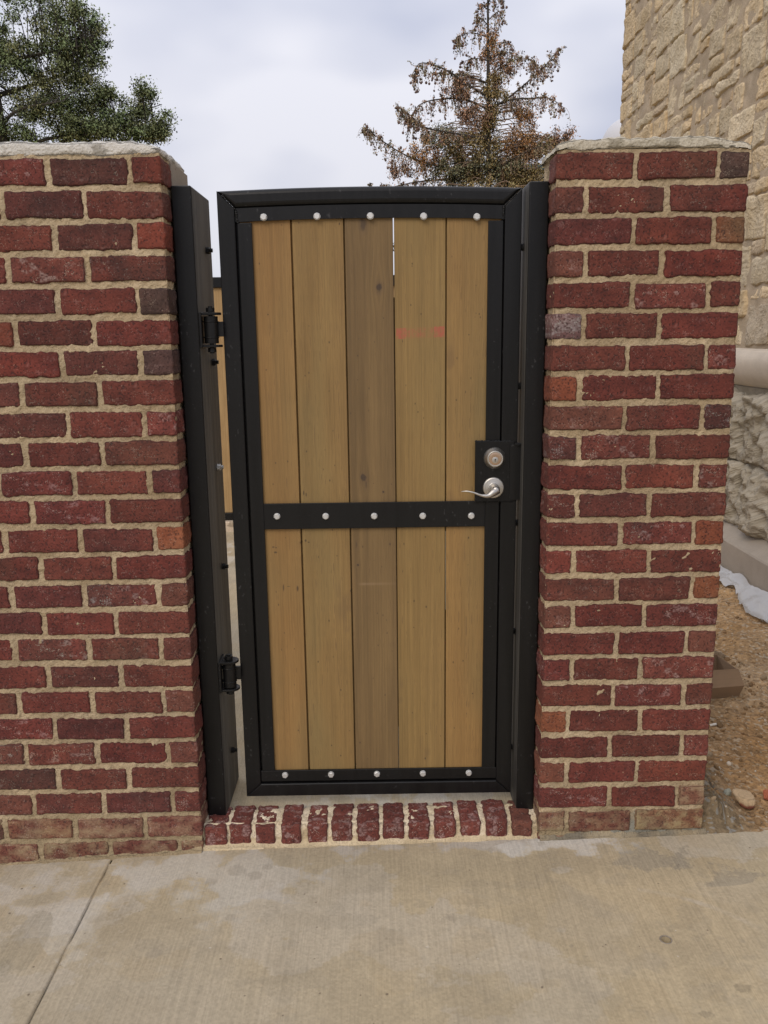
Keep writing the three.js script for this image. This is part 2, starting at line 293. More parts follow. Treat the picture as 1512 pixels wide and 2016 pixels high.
// ------------------------------------------------------------------ ground, pavement, patio
const P = 0.0786;                                             // one course of bricks
const G = (x) => { const k = [[-40, -0.10], [-2, -0.10], [-0.62, -0.0705], [0, -0.0366], [1, -0.0145], [1.47, -0.0012], [2.4, 0.015], [6, 0.02], [60, 0.02]]; for (let i = 1; i < k.length; i++) if (x <= k[i][0]) return k[i - 1][1] + (k[i][1] - k[i - 1][1]) * (x - k[i - 1][0]) / (k[i][0] - k[i - 1][0]); return 0.02; };
const struct = (o) => { o.userData.kind = 'structure'; return o; };
{
  const g = new THREE.PlaneGeometry(1600, 1600, 4, 4).rotateX(-Math.PI / 2).translate(0, -0.16, 0);
  flatUV(g, 1); paint(g, () => [0.75, 0.85, 0.6]);
  const m = shade(new THREE.Mesh(g, M.soil)); m.name = 'ground'; struct(m); scene.add(m);
}
{
  const pav = new THREE.Group(); pav.name = 'pavement'; struct(pav); scene.add(pav);
  function slab(x0, x1, z0, z1, hole) {
    const xs = [], zs = [], y = (x, z) => G(x) + 0.0012 * fbm(x * 3, z * 3, 0.5, 3);
    const fill = (a, a0, a1, c, extra) => { const n = Math.max(1, Math.round((a1 - a0) / c)); for (let i = 0; i <= n; i++) a.push(a0 + (a1 - a0) * i / n); a.push(...extra); a.sort((p, q) => p - q); };
    fill(xs, x0, x1, 0.05, hole ? [hole[0] - 0.0203, hole[0] + 0.0203] : []); fill(zs, z0, z1, 0.05, hole ? [hole[1] - 0.0203, hole[1] + 0.0203] : []);
    const pos = [], idx = [], nx = xs.length, round = 0.006;
    const Y = (x, z) => { const e = Math.min(x - x0, x1 - x, z - z0); return y(x, z) - (e < round ? (1 - Math.sqrt(1 - (1 - e / round) ** 2)) * round : 0); };
    const X2 = [x0, x0 + 0.002, x0 + 0.006, ...xs.slice(1, -1), x1 - 0.006, x1 - 0.002, x1], nX = X2.length;
    for (const z of zs) for (const x of X2) pos.push(x, hole && Math.abs(x - hole[0]) < 0.09 && Math.abs(z - hole[1]) < 0.09 ? G(x) : Y(x, z), z);
    for (let j = 0; j + 1 < zs.length; j++) for (let i = 0; i + 1 < nX; i++) {
      const mx = (X2[i] + X2[i + 1]) / 2, mz = (zs[j] + zs[j + 1]) / 2; if (hole && Math.abs(mx - hole[0]) < 0.0203 && Math.abs(mz - hole[1]) < 0.0203) continue;
      const a = j * nX + i; idx.push(a, a + nX, a + 1, a + 1, a + nX, a + nX + 1);
    }
    const g = new THREE.BufferGeometry(); g.setAttribute('position', new THREE.Float32BufferAttribute(pos, 3)); g.setIndex(idx); g.computeVertexNormals(); concreteUV(g);
    const list = [g];
    if (hole) {
      const s = new THREE.Shape().moveTo(-0.0203, -0.0203).lineTo(0.0203, -0.0203).lineTo(0.0203, 0.0203).lineTo(-0.0203, 0.0203); const h = new THREE.Path().absarc(0, 0, 0.0135, 0, Math.PI * 2, true); s.holes.push(h);
      const q = new THREE.ShapeGeometry(s, 20).rotateX(-Math.PI / 2).translate(hole[0], 0, hole[1]), pp = q.attributes.position; for (let i = 0; i < pp.count; i++) pp.setY(i, G(pp.getX(i))); q.computeVertexNormals(); list.push(concreteUV(q));
      const l = lathe([[0.0135, 0], [0.0130, -0.026], [0.004, -0.028], [0, -0.028]], 24).translate(hole[0], G(hole[0]), hole[1]); list.push(concreteUV(l));
    }
    const b = span(x0, x1, -0.3, Math.min(G(x0), G(x1)) - 0.008, z0, z1, 0.001); list.push(concreteUV(b));
    part('slab', list, M.concrete, pav);
  }
  slab(-4, -0.2685, -0.02, 6); slab(-0.2645, 4.5, -0.02, 6, [1.213, 0.44]);
  { const f = new THREE.PlaneGeometry(0.03, 5.9, 2, 120).rotateX(-Math.PI / 2).translate(-0.2665, 0, 2.98), p = f.attributes.position; for (let i = 0; i < p.count; i++) p.setY(i, G(p.getX(i)) - 0.007 + 0.006 * fbm(p.getX(i) * 90, p.getZ(i) * 24, 3, 3)); f.computeVertexNormals(); part('joint_filler', concreteUV(f), M.concrete, pav); }
  const tor = new THREE.TorusGeometry(0.0138, 0.0016, 8, 28).rotateX(Math.PI / 2).translate(1.213, G(1.213), 0.44);
  part('anchor_ring', tor, M.castGrey, pav);
}
{ // concrete yard behind the gate
  const g = span(-6, 1.40, -0.2, 0.014, -7.5, -0.121, 0.004); flatUV(g, 1.7);
  const m = shade(new THREE.Mesh(g, M.concrete)); m.name = 'patio'; struct(m); scene.add(m);
}
const soilY = (x, z) => 0.004 + 0.055 * step(1.9, 2.5, x + fbm(x * 2, z * 2, 3.5, 2) * 0.4) * step(-0.4, -1.2, z) + 0.03 * fbm(x * 4, z * 4, 1.5, 3) * step(0, -0.5, z) + 0.012 * fbm(x * 22, z * 22, 0.5, 3)
  + 0.03 * Math.max(0, fbm(x * 9 + 4, z * 9, 8.5, 3)) * step(1.75, 2.2, x) + 0.085 * Math.exp(-(((x - 1.50) / 0.075) ** 2)) * step(-0.02, -0.08, z) * step(-0.55, -0.30, z) - 0.02 * step(-0.03, 0.05, z);
{
  const nx = 150, nz = 300, g = new THREE.PlaneGeometry(1.45, 6.1, nx, nz).rotateX(-Math.PI / 2).translate(2.125, 0, -3.03), p = g.attributes.position;
  for (let i = 0; i < p.count; i++) { const x = p.getX(i), z = p.getZ(i); p.setY(i, soilY(x, z)); }
  g.computeVertexNormals(); flatUV(g, 1);
  paint(g, (x, y, z) => { const cem = Math.exp(-(((x - 1.53) / 0.10) ** 2)) * step(-0.62, -0.32, z + fbm(x * 8, z * 8, 0.5, 3) * 0.25), pale = step(-0.6, -1.3, z + fbm(x * 3, z * 3, 0.5, 2) * 0.8); return mix3(mix3([1, 1, 1], [1.22, 1.30, 1.42], pale * 0.8), [0.62, 0.78, 1.05], clamp(cem * 1.2)); });
  const m = shade(new THREE.Mesh(g, M.soil)); m.name = 'dirt_bed'; struct(m); scene.add(m);
}

// ------------------------------------------------------------------ brickwork
let brickSeed = 1;
function brickMesh(parent, x0, x1, y0, y1, depth, opt = {}) {     // front at z = 0, laid in the wall's own axes
  const seed = brickSeed++, w = x1 - x0, h = y1 - y0;
  const nx = Math.max(12, Math.round(w / 0.0055)), ny = Math.max(8, Math.round(h / 0.0055));
  const g = roughBlock(w, h, depth, nx, ny, opt.side ? Math.max(3, Math.round(depth / 0.012)) : 3, { seed, round: 0.0047, wave: 0.0026, fine: 0.0024, face: 0.0011, faceLen: 0.035 });
  g.rotateZ(rr(-0.006, 0.006)); g.rotateX(rr(-0.009, 0.009)); if (!opt.side) g.rotateY(rr(-0.003, 0.003));
  g.translate((x0 + x1) / 2 + (opt.side ? 0 : rr(-0.0012, 0.0012)), (y0 + y1) / 2 + rr(-0.0022, 0.0022), (opt.z ?? 0) + rr(-0.0014, 0.0017));
  flatUV(g, 0.333, -x0 + rr(0.006, 0.118), -y0 + rr(0.006, 0.255));
  const film = opt.film ?? (rnd() < 0.16 ? 1 : 0), kind = opt.dirt > 0.6 ? (opt.tone === 'mortary' ? 'mortary' : 'dusty') : film > 0.65 && opt.tone !== 'orange' ? (film > 0.85 || opt.tone === 'pale' || opt.tone === 'pink' ? (opt.tone === 'pale' ? 'pale' : 'filmy') : 'filmy') : opt.tone === 'pink' ? 'filmy' : opt.tone ?? 'red';
  const v = rr(0.86, 1.14), hue = rr(-0.10, 0.12), cut = rr(-0.25, 0.25), second = rnd() < 0.4 ? [[0.78, 0.80, 0.84], [0.86, 1.18, 1.14], [1.24, 1.16, 1.05], [0.66, 0.95, 1.02]][Math.floor(rnd() * 4)] : [1, 1, 1];
  paint(g, (x, y) => { const t = step(cut - 0.2, cut + 0.2, fbm(x * 12 + seed, y * 7, seed, 2)) * 0.8, c = mix3([1, 1, 1], second, t); return [c[0] * v, c[1] * v * (1 + hue), c[2] * v * (1 + hue * 0.6)]; });
  return part('brick', g, CLAY[kind], parent);
}
const mortarTint = (dirtTop, cementX = 99) => (x, y, z) => {
  let c = [1, 1, 1]; const n = fbm(x * 14, y * 14, z * 14 + 0.5, 4);
  const big = fbm(x * 3.1 + 8, y * 3.7, z * 3 + 0.5, 3); c = mix3(c, [0.80, 0.82, 0.86], clamp(0.4 + n * 1.5)); c = mix3(c, [1.16, 1.18, 1.22], step(0.05, 0.35, big + n * 0.5) * 0.7); c = mix3(c, [0.74, 0.70, 0.64], step(0.10, 0.34, -big + n * 0.6) * 0.6);
  if (y < dirtTop) c = mix3(c, [0.72, 0.72, 0.68], step(dirtTop, dirtTop - 0.05, y + n * 0.08) * 0.8);
  if (x > cementX && y < 0.075) c = mix3(c, [0.58, 0.72, 0.95], step(0.07, 0.03, y + n * 0.07));
  return c;
};
const mortarZ = (x, y) => -0.0043 + 0.0034 * fbm(x * 34, y * 34, 0.5, 2) + 0.0066 * fbm(x * 120 + 7, y * 120, 2.5, 3);
function mortarSheet(u0, u1, y0, y1, cell) { return sheet(u0, u1, y0, y1, cell, mortarZ); }

function droppings(x0, x1, tint) {     // dried mortar and grit along the foot of a wall
  const nx = Math.round((x1 - x0) / 0.004), nd = 10, g = new THREE.PlaneGeometry(x1 - x0, 1, nx, nd), p = g.attributes.position;
  for (let i = 0; i < p.count; i++) {
    const x = p.getX(i) + (x0 + x1) / 2, t = 0.5 - p.getY(i), w = 0.012 + 0.012 * (0.5 + fbm(x * 11, 3, 2, 3)) , d = t * w;
    p.setXYZ(i, x, G(x) - 0.003 + (1 - t) ** 2 * (0.012 + 0.014 * fbm(x * 18, 1, 4, 3)) + 0.006 * fbm(x * 90, d * 90, 6, 3) * (1 - t), d - 0.004);
  }
  g.computeVertexNormals(); flatUV(g, 0.4); return paint(g, tint);
}
const wall = thing('brick_wall', 'long red brick wall with rounded pale cap on the hinge side of the gate', 'wall');
{
  const rows = { 3: 'bright', 5: 'dark', 7: 'dark', 9: 'brown', 11: 'deep', 12: 'red', 13: 'orange', 15: 'brown', 17: 'brown', 19: 'brown', 21: 'brown', 23: 'dusty', 25: 'dusty' };
  const bh = 0.0640;
  for (let k = 1; k <= 25; k++) {
    const y0 = (24 - k) * P + (P - bh) / 2, y1 = y0 + bh, odd = k % 2 === 1, dirt = k >= 25 ? 0.85 : k === 24 ? 0.75 : k === 23 ? 0.25 : k > 20 ? 0.08 : 0;
    let edge = odd ? -(0.0815 + 0.004 * Math.sin(k * 3.7)) : -(0.199 + 0.003 * Math.sin(k * 2.1)); if (k === 24) edge = -0.165; if (k === 25) edge = -0.07;
    brickMesh(wall, edge + 0.006, -0.0005, y0, y1, odd ? 0.198 : 0.098, { tone: odd ? rows[k] : undefined, side: true, dirt });
    let x = edge;
    while (x > -1.75) {
      const len = 0.2032 + rr(-0.003, 0.003); const t = rnd();
      brickMesh(wall, x - len + 0.0072, x - 0.0072, y0, y1, 0.05, { tone: t < 0.06 ? 'brown' : t < 0.09 ? 'bright' : t < 0.36 ? 'deep' : 'red', dirt, film: k === 12 && x < -0.19 && x > -0.25 ? 1 : k === 10 && x > -0.25 ? 0.6 : undefined });
      x -= len;
    }
  }
  const tint = mortarTint(0.12);
  const f = flatUV(mortarSheet(-1.75, -0.003, -0.16, 1.889, 0.0042), 0.4); paint(f, tint);
  const j = mortarSheet(0.003, 0.30, -0.16, 1.889, 0.0055).rotateY(Math.PI / 2).translate(-0.001, 0, 0); j.computeVertexNormals(); flatUV(j, 0.4); paint(j, tint);
  const core = flatUV(span(-1.75, -0.02, -0.16, 1.886, -0.30, -0.02, 0.002), 0.4); paint(core, tint);
  part('mortar', [f, j, core], M.mortar, wall);
  part('mortar_droppings', droppings(-1.75, -0.004, (x, y, z) => mix3([0.62, 0.62, 0.58], [0.85, 0.84, 0.80], clamp(0.5 + fbm(x * 14, z * 30, 1, 3) * 1.6))), M.mortar, wall);
  const c = roughBlock(1.76, 0.032, 0.302, 170, 8, 34, { round: 0.013, wave: 0.0035, fine: 0.003, face: 0.003, waveLen: 0.12, fineLen: 0.02, faceLen: 0.05, seed: 41, openBack: false });
  const cp = c.attributes.position; for (let i = 0; i < cp.count; i++) { const y = cp.getY(i), z = cp.getZ(i), x = cp.getX(i); if (y > 0) cp.setY(i, y + 0.005 * (1 - ((z + 0.15) / 0.15) ** 2) - 0.008 * step(0.83, 0.88, x)); } c.computeVertexNormals();
  c.translate(-0.8805, 1.8985, 0.001); flatUV(c, 0.5, 0.3, 0.7); part('cap', c, M.cap, wall);
  const plain = flatUV(box(0.008, 0.075, 0.19, -0.0015, 1.85, -0.205, 0.002), 0.5); part('render_patch', plain, M.castGrey, wall);
}
const pier = thing('brick_pier', 'narrow red brick pier with pale cap beside the lock side of the gate', 'pier');
{
  const XL = 0.983, XR = 1.468, bh = 0.0640;
  const L = { 1: 'red', 2: 'brown', 3: 'deep', 4: 'brown', 6: 'pale', 8: 'orange', 9: 'brown', 10: 'pink', 11: 'red', 12: 'pink', 14: 'pink', 16: 'brown', 18: 'brown', 20: 'orange', 21: 'red', 22: 'brown', 23: 'dusty', 24: 'dusty' };
  const Rr = { 1: 'dark', 3: 'orange', 5: 'red', 7: 'red', 9: 'pink', 11: 'brown', 13: 'orange', 15: 'orange', 17: 'brown', 19: 'bright', 21: 'pink', 22: 'red', 23: 'mortary', 24: 'mortary' };
  for (let k = 1; k <= 25; k++) {
    const y0 = (24 - k) * P + (P - bh) / 2 - 0.002, y1 = y0 + bh, odd = k % 2 === 1, w = Math.sin(k * 5.3) * 0.003, dirt = k >= 24 ? 0.75 : k === 23 ? 0.5 : k > 20 ? 0.1 : 0;
    const a = odd ? XL + 0.203 + w : XL + 0.081 + w, b = odd ? XL + 0.404 - w : XL + 0.281 - w, t = rnd();
    brickMesh(pier, XL + 0.0005, a - 0.006, y0, y1, odd ? 0.098 : 0.18, { tone: L[k], side: true, dirt, film: k === 6 ? 0.75 : k === 1 ? 0.55 : k === 10 || k === 12 ? 0.7 : undefined });
    brickMesh(pier, a + 0.006, b - 0.006, y0, y1, 0.05, { tone: k === 5 || k === 8 ? 'red' : t < 0.3 ? 'deep' : t < 0.34 ? 'bright' : 'red', dirt, film: k === 10 ? 0.9 : k === 11 ? 0.55 : k === 6 ? 0.5 : undefined, filmEnd: k === 10 });
    brickMesh(pier, b + 0.006, XR - 0.0005, y0, y1, odd ? 0.18 : 0.098, { tone: Rr[k], side: true, dirt: k === 24 ? 0.2 : dirt, film: k === 9 ? 0.8 : k === 12 ? 0.45 : undefined, cement: k === 24 ? 0.55 : 0 });
  }
  const tint = mortarTint(0.06, 1.1);
  const f = flatUV(mortarSheet(XL + 0.003, XR - 0.003, -0.16, 1.884, 0.0042), 0.4); paint(f, tint);
  const j = mortarSheet(-0.187, -0.003, -0.16, 1.884, 0.0055).rotateY(-Math.PI / 2).translate(XL + 0.002, 0, 0); j.computeVertexNormals(); flatUV(j, 0.4); paint(j, tint);
  const j2 = mortarSheet(0.003, 0.187, -0.16, 1.884, 0.007).rotateY(Math.PI / 2).translate(XR - 0.002, 0, 0); j2.computeVertexNormals(); flatUV(j2, 0.4); paint(j2, tint);
  const core = flatUV(span(XL + 0.02, XR - 0.02, -0.16, 1.88, -0.187, -0.02, 0.002), 0.4); paint(core, tint);
  part('mortar', [f, j, j2, core], M.mortar, pier);
  part('mortar_droppings', droppings(XL + 0.006, XR + 0.01, (x, y, z) => mix3([0.42, 0.47, 0.55], [0.75, 0.78, 0.80], clamp(0.4 + fbm(x * 14, z * 30, 1, 3) * 1.8))), M.mortar, pier);
  const c = roughBlock(0.489, 0.026, 0.190, 60, 7, 24, { round: 0.011, wave: 0.004, fine: 0.004, face: 0.003, waveLen: 0.11, fineLen: 0.02, faceLen: 0.05, seed: 77, openBack: false });
  const cp = c.attributes.position; for (let i = 0; i < cp.count; i++) { const x = cp.getX(i), y = cp.getY(i); if (y > -0.004) cp.setY(i, y - 0.013 * step(-0.18, -0.245, x) - 0.013 * step(0.12, 0.245, x) + 0.005 * (1 - (x / 0.24) ** 2)); } c.computeVertexNormals();
  c.translate((XL + XR) / 2, 1.8955, 0.001); flatUV(c, 0.5, 1.3, 0.2); part('cap', c, M.buffCap, pier);
}
// threshold of bricks on edge
const sill = thing('brick_threshold', 'low threshold row of bricks on edge with smeared white mortar below the gate', 'threshold');
{
  const xs = [0.035, 0.107, 0.180, 0.257, 0.334, 0.409, 0.484, 0.559, 0.635, 0.711, 0.787, 0.864, 0.940];
  xs.forEach((x, i) => {
    const w = 0.0615 + rr(-0.003, 0.003), seed = 500 + i;
    const g = roughBlock(w, 0.074, 0.118, 12, 14, 16, { seed, round: 0.0055, wave: 0.0025, fine: 0.0028, face: 0.0018, faceLen: 0.03 });
    g.rotateX(-0.02); g.rotateZ(rr(-0.02, 0.02)); g.translate(x, -0.003 + 0.008 * (x - 0.5) + rr(-0.002, 0.002), -0.014 + rr(-0.003, 0.003));
    flatUV(g, 0.333, -x + rr(0.06, 0.28), 0.14 + rr(-0.05, 0.1)); const v = rr(0.86, 1.1);
    paint(g, () => [v, v, v]); part('brick', g, i === 12 ? CLAY.brown : CLAY.sillClay, sill);
  });
  // smeared pale mortar: front, top, and the strip running back under the gate
  const tint = (x, y, z) => { const n = fbm(x * 20, y * 20, z * 20 + 0.5, 3); return mix3([1.75, 1.95, 2.35], [1.25, 1.30, 1.32], clamp(0.4 + n * 1.3 + (y < -0.012 ? 0.7 : 0))); };
  const sag = (d) => (d < 0.02 ? ((0.02 - d) / 0.02) ** 2 * 0.013 : 0);
  const f = sheet(-0.006, 0.986, -0.09, 0.030, 0.0035, (x, y) => 0.0062 * fbm(x * 60, y * 60, 4.5, 3) + 0.004 * fbm(x * 14, y * 14, 1.5, 2) - sag(0.030 - y) + 0.020 * step(-0.014, -0.030, y + 0.02 * (0.5 - x) + 0.012 * fbm(x * 9, 3, 0.5, 2))).translate(0, 0, -0.0203);
  const t2 = sheet(-0.006, 0.986, 0.018, 0.135, 0.0035, (x, y) => 0.0075 * fbm(x * 60, y * 60, 6.5, 3) + 0.004 * fbm(x * 16, y * 16, 1.5, 2) - sag(y - 0.018) - 0.011 * step(0.10, 0.135, y)).rotateX(-Math.PI / 2).translate(0, 0.0286, -0.003);
  const p2 = t2.attributes.position; for (let i = 0; i < p2.count; i++) p2.setY(i, p2.getY(i) + 0.008 * (p2.getX(i) - 0.5)); t2.computeVertexNormals();
  for (const q of [f, t2]) { flatUV(q, 0.4); paint(q, tint); }
  part('mortar', [f, t2], M.mortar, sill);
}

// ------------------------------------------------------------------ gate posts
function hexBolt(r, h, len = 0.012) { const flat = (g) => { const q = g.toNonIndexed(); q.computeVertexNormals(); return q; }, a = flat(new THREE.CylinderGeometry(r, r, h, 6, 1)).rotateX(Math.PI / 2).translate(0, 0, h / 2), b = flat(new THREE.CylinderGeometry(r * 0.80, r, h * 0.25, 6, 1)).rotateX(Math.PI / 2).translate(0, 0, h * 1.125), w = new THREE.CylinderGeometry(r * 1.02, r * 1.02, h * 0.14, 20).rotateX(Math.PI / 2).translate(0, 0, h * 0.07); return [a, b, w]; }
function post(label, x0, x1, side, ys, zs) {
  const o = thing('gate_post', label, 'gate post', [(x0 + x1) / 2, 0.018, -0.2], 'black steel posts either side of the gate'), w = x1 - x0, h = 1.806;
  const zf = 0.122, zb = -0.12;
  const t = flatUV(span(-w / 2, w / 2, 0, h, zb, zf, 0.004), 1, side * 0.3, 0); part('tube', t, M.paint, o);
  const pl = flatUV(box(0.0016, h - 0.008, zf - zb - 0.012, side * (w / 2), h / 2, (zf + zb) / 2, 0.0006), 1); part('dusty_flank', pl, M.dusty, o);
  ys.forEach((y, i) => {
    const b = hexBolt(0.0095, 0.0085).map((g) => g.rotateY(side * Math.PI / 2).translate(side * (w / 2 + 0.0012), y - 0.018, zs[i] + 0.2));
    b.push(new THREE.CylinderGeometry(0.0055, 0.0055, 0.022, 12).rotateZ(Math.PI / 2).translate(side * (w / 2 + 0.008), y - 0.018, zs[i] + 0.2));
    part('bolt', b, i === 2 && side > 0 ? M.zinc : M.paint, o);
  });
  return o;
}
post('black square steel gate post carrying the hinges, against the long brick wall', 0.003, 0.0555, 1, [1.677, 1.369, 1.065, 0.764, 0.170], [-0.235, -0.237, -0.230, -0.226, -0.215]);
post('black square steel gate post on the lock side, against the narrow brick pier', 0.9315, 0.983, -1, [1.667, 1.295, 0.90, 0.566, 0.1875], [-0.150, -0.155, -0.165, -0.170, -0.175]);

// ------------------------------------------------------------------ the gate
const gate = thing('gate', 'black steel framed gate filled with upright wooden boards and a lever lock', 'gate', [0.5168, 0.058, -0.13]);
{
  const ox = -0.5168, oy = -0.058;
  const S = (x0, x1, y0, y1, z0, z1, r) => flatUV(span(x0 + ox, x1 + ox, y0 + oy, y1 + oy, z0, z1, r), 1, x0, y0 * 0.37);
  const XA = 0.1115, XB = 0.9222, YA = 0.058, YB = 1.818, T = 0.0455, bow = (x) => 0.0085 * Math.max(0, 1 - ((x + ox) / 0.405) ** 2);
  function bar(pts, r) {     // a mitred tube: outline in x, y, 40 mm deep, arrises rounded
    const s = new THREE.Shape(pts.map(([x, y]) => new THREE.Vector2(x + ox, y + oy)));
    return new THREE.ExtrudeGeometry(s, { depth: 0.040 - 2 * r, bevelEnabled: true, bevelThickness: r, bevelSize: r, bevelOffset: -r, bevelSegments: 4, curveSegments: 1 }).translate(0, 0, -0.040 + r);
  }
  const bowTop = (g) => { const p = g.attributes.position; for (let i = 0; i < p.count; i++) p.setY(i, p.getY(i) + bow(p.getX(i) - ox)); g.computeVertexNormals(); return g; };
  part('frame_stile', flatUV(bar([[XA, YA], [XA + T, YA + T * 0.9], [XA + T, YB - T], [XA, YB]], 0.004), 1), M.paint, gate);
  part('frame_stile', flatUV(bar([[XB - T, YA + T * 0.9], [XB, YA], [XB, YB], [XB - T, YB - T]], 0.004), 1, 0.4), M.paint, gate);
  { const n = 24, top = [], low = []; for (let i = 0; i <= n; i++) { const t = i / n, x = XA + (XB - XA) * t, xi = XA + T + (XB - XA - 2 * T) * t; top.push([x, YB + bow(x)]); low.push([xi, YB - T + bow(xi)]); }
    part('frame_rail', flatUV(bar([...low, ...top.reverse()], 0.013), 1, 0.2, 0.5), M.paint, gate); }
  part('frame_rail', flatUV(bar([[XA, YA], [XB, YA], [XB - T, YA + T * 0.9], [XA + T, YA + T * 0.9]], 0.004), 1, 0.6, 0.5), M.paint, gate);
  // backing strips that close the seams between tube and flat bars
  part('backing_strip', [S(0.150, 0.168, 0.10, 1.775, -0.030, -0.022), S(0.866, 0.884, 0.10, 1.775, -0.030, -0.022), S(0.150, 0.884, 0.092, 0.112, -0.0315, -0.0235), S(0.150, 0.884, 1.765, 1.795, -0.0315, -0.0235)], M.paint, gate);
  // flat bars clamping the boards
  part('trim_bar', S(0.1625, 0.2005, 0.1415, 1.737, -0.0118, -0.005), M.paint, gate);
  part('trim_bar', S(0.8330, 0.8735, 0.1395, 1.735, -0.0118, -0.005), M.paint, gate);
  { const g = new RoundedBoxGeometry(0.720, 0.0345, 0.0068, 2, 0.0015); const gg = new THREE.BoxGeometry(0.720, 0.0345, 0.0068, 30, 1, 1).translate(0.518 + ox, 1.7545 + oy, -0.0082); part('trim_bar', flatUV(bowTop(gg).toNonIndexed(), 1, 0.8, 0.1), M.paint, gate); }
  part('trim_bar', S(0.158, 0.878, 0.1045, 0.1405, -0.0118, -0.005), M.paint, gate);
  part('cross_bar', S(0.2008, 0.8328, 0.897, 0.972, -0.0108, -0.0035), M.paint, gate);
  // boards
  const edges = [0.166, 0.3048, 0.4464, 0.5796, 0.7212, 0.8700], gaps = [0, 0.0046, 0.0038, 0.0020, 0.0036, 0], YT = 1.765, YL = 0.106;
  const tones = [[[0.35, 0.195, 0.078], [0.455, 0.265, 0.112]], [[0.31, 0.19, 0.080], [0.41, 0.26, 0.115]], [[0.222, 0.140, 0.070], [0.300, 0.193, 0.097]], [[0.325, 0.205, 0.085], [0.425, 0.275, 0.120]], [[0.345, 0.195, 0.078], [0.455, 0.27, 0.112]]];
  const knots = [[[]], [[]], [[0.538, 1.566, 0.010, 0.014, 1], [0.498, 1.732, 0.010, 0.020, 0.8], [0.487, 1.042, 0.009, 0.013, 0.95], [0.494, 1.022, 0.003, 0.012, 0.5], [0.543, 1.000, 0.0035, 0.0035, 1], [0.466, 0.785, 0.004, 0.004, 1], [0.560, 0.846, 0.003, 0.004, 0.8], [0.463, 0.845, 0.002, 0.01, 0.6], [0.462, 0.225, 0.002, 0.003, 0.9]], [[]], [[]]];
  for (let i = 0; i < 5; i++) {
    const xa = edges[i] + gaps[i] / 2, xb = edges[i + 1] - gaps[i + 1] / 2, w = xb - xa, s = 31.7 * i;
    const marks = []; for (let q = 0; q < 26; q++) marks.push([rr(xa, xb), rr(YL, YT), rr(0.0008, 0.0022), rr(0.001, 0.004)]);
    if (i === 0) marks.push([0.222, 0.842, 0.004, 0.002], [0.230, 0.84, 0.0025, 0.002], [0.228, 0.826, 0.005, 0.003], [0.247, 0.719, 0.002, 0.011], [0.288, 0.716, 0.003, 0.009], [0.262, 0.723, 0.005, 0.001], [0.225, 0.707, 0.001, 0.004]);
    if (i === 1) marks.push([0.315, 1.0, 0.002, 0.007], [0.322, 0.995, 0.002, 0.006], [0.316, 0.86, 0.003, 0.004], [0.325, 0.855, 0.003, 0.002]);
    if (i === 4) marks.push([0.812, 1.492, 0.0015, 0.003], [0.803, 1.494, 0.001, 0.002], [0.815, 1.483, 0.0015, 0.003], [0.800, 1.484, 0.001, 0.001]);
    const t = tex(192, 2048, (u, v) => {
      const X = xa + u * w, Y = YL + v * (YT - YL); let kx = 0; for (const k of knots[i]) if (k.length) { const d = Math.hypot((X - k[0]) / (k[2] * 2.6), (Y - k[1]) / (k[3] * 3.4)); kx += Math.exp(-d * d) * (X > k[0] ? 1 : -1) * k[2] * 1.1; }
      const g1 = fbm((X - kx) * 34 + s, Y * 0.9, s + 0.5, 3), g2 = fbm((X - kx) * 260 + s, Y * 3.2, s + 0.7, 3), g3 = fbm(X * 700, Y * 26, s + 0.2, 2), bl = fbm(X * 12 + 9, Y * 5 + s, 3.5, 4), wide = fbm(X * 7 + s, Y * 1.5, 1.5, 3);
      let c = mix3(tones[i][0], tones[i][1], clamp(0.5 + g1 * 0.8 + bl * 0.6)); const k = 1 + g2 * 0.26 + g3 * 0.18 + wide * 0.14; c = [c[0] * k * 0.70, c[1] * k * 0.69, c[2] * k * 0.54];
      if (i !== 2) c = mix3(c, [0.185, 0.150, 0.062], clamp(wide * 1.8 - 0.02) * 0.55); if (i !== 2) c = mix3(c, [0.30, 0.165, 0.062], clamp(-wide * 1.6 - 0.05) * 0.35);
      c = mix3(c, [0.12, 0.072, 0.038], step(0.33, 0.52, bl) * 0.35);
      c = mix3(c, [0.10, 0.06, 0.03], step(0.30, 0.42, g3 * 0.8 + g2 * 0.35) * 0.45);
      for (const q of knots[i]) if (q.length) { const d = Math.hypot((X - q[0]) / q[2], (Y - q[1]) / q[3]) + fbm(X * 120, Y * 120, 1.5, 2) * 0.4; c = mix3(c, [0.055, 0.035, 0.024], step(1.15, 0.5, d) * q[4] * 0.9); if (d > 1 && d < 1.8) c = mix3(c, [0.14, 0.085, 0.045], 0.45 * (1.8 - d)); }
      for (const q of marks) { const d = Math.hypot((X - q[0]) / q[2], (Y - q[1]) / q[3]); if (d < 1.4) c = mix3(c, [0.06, 0.036, 0.02], step(1.3, 0.5, d) * 0.8); }
      if (i === 3) {         // a worn red grade stamp
        const sx = (X - 0.582) / 0.139, sy = (Y - 1.4275 - 0.004 * sx) / 0.029;
        if (sx > 0.01 && sx < 0.97 && sy > 0 && sy < 1) {
          const colu = Math.floor(sx * 13), block = sx < 0.20 || sx > 0.76, row = Math.floor(sy * 3);
          const stroke = hash(Math.floor(sx * 46), Math.floor(sy * 4), 5) > 0.42 && (sx * 13 - colu) > 0.2 && sy > 0.15 && sy < 0.85;
          const ink = (block ? 0.75 : stroke && !(sx > 0.62 && sx < 0.69) ? 0.5 : 0.14) * clamp(0.75 + fbm(X * 150, Y * 150, 9.5, 3) * 1.6 + g3 * 0.5);
          c = mix3(c, [0.44, 0.095, 0.065], clamp(ink * 0.95));
        }
      }
      if (i === 2) c = mix3(c, [0.36, 0.25, 0.15], step(0.006, 0.001, Math.abs(Y - 0.727)) * step(0.46, 0.48, X) * clamp(0.3 + bl) * 0.6);
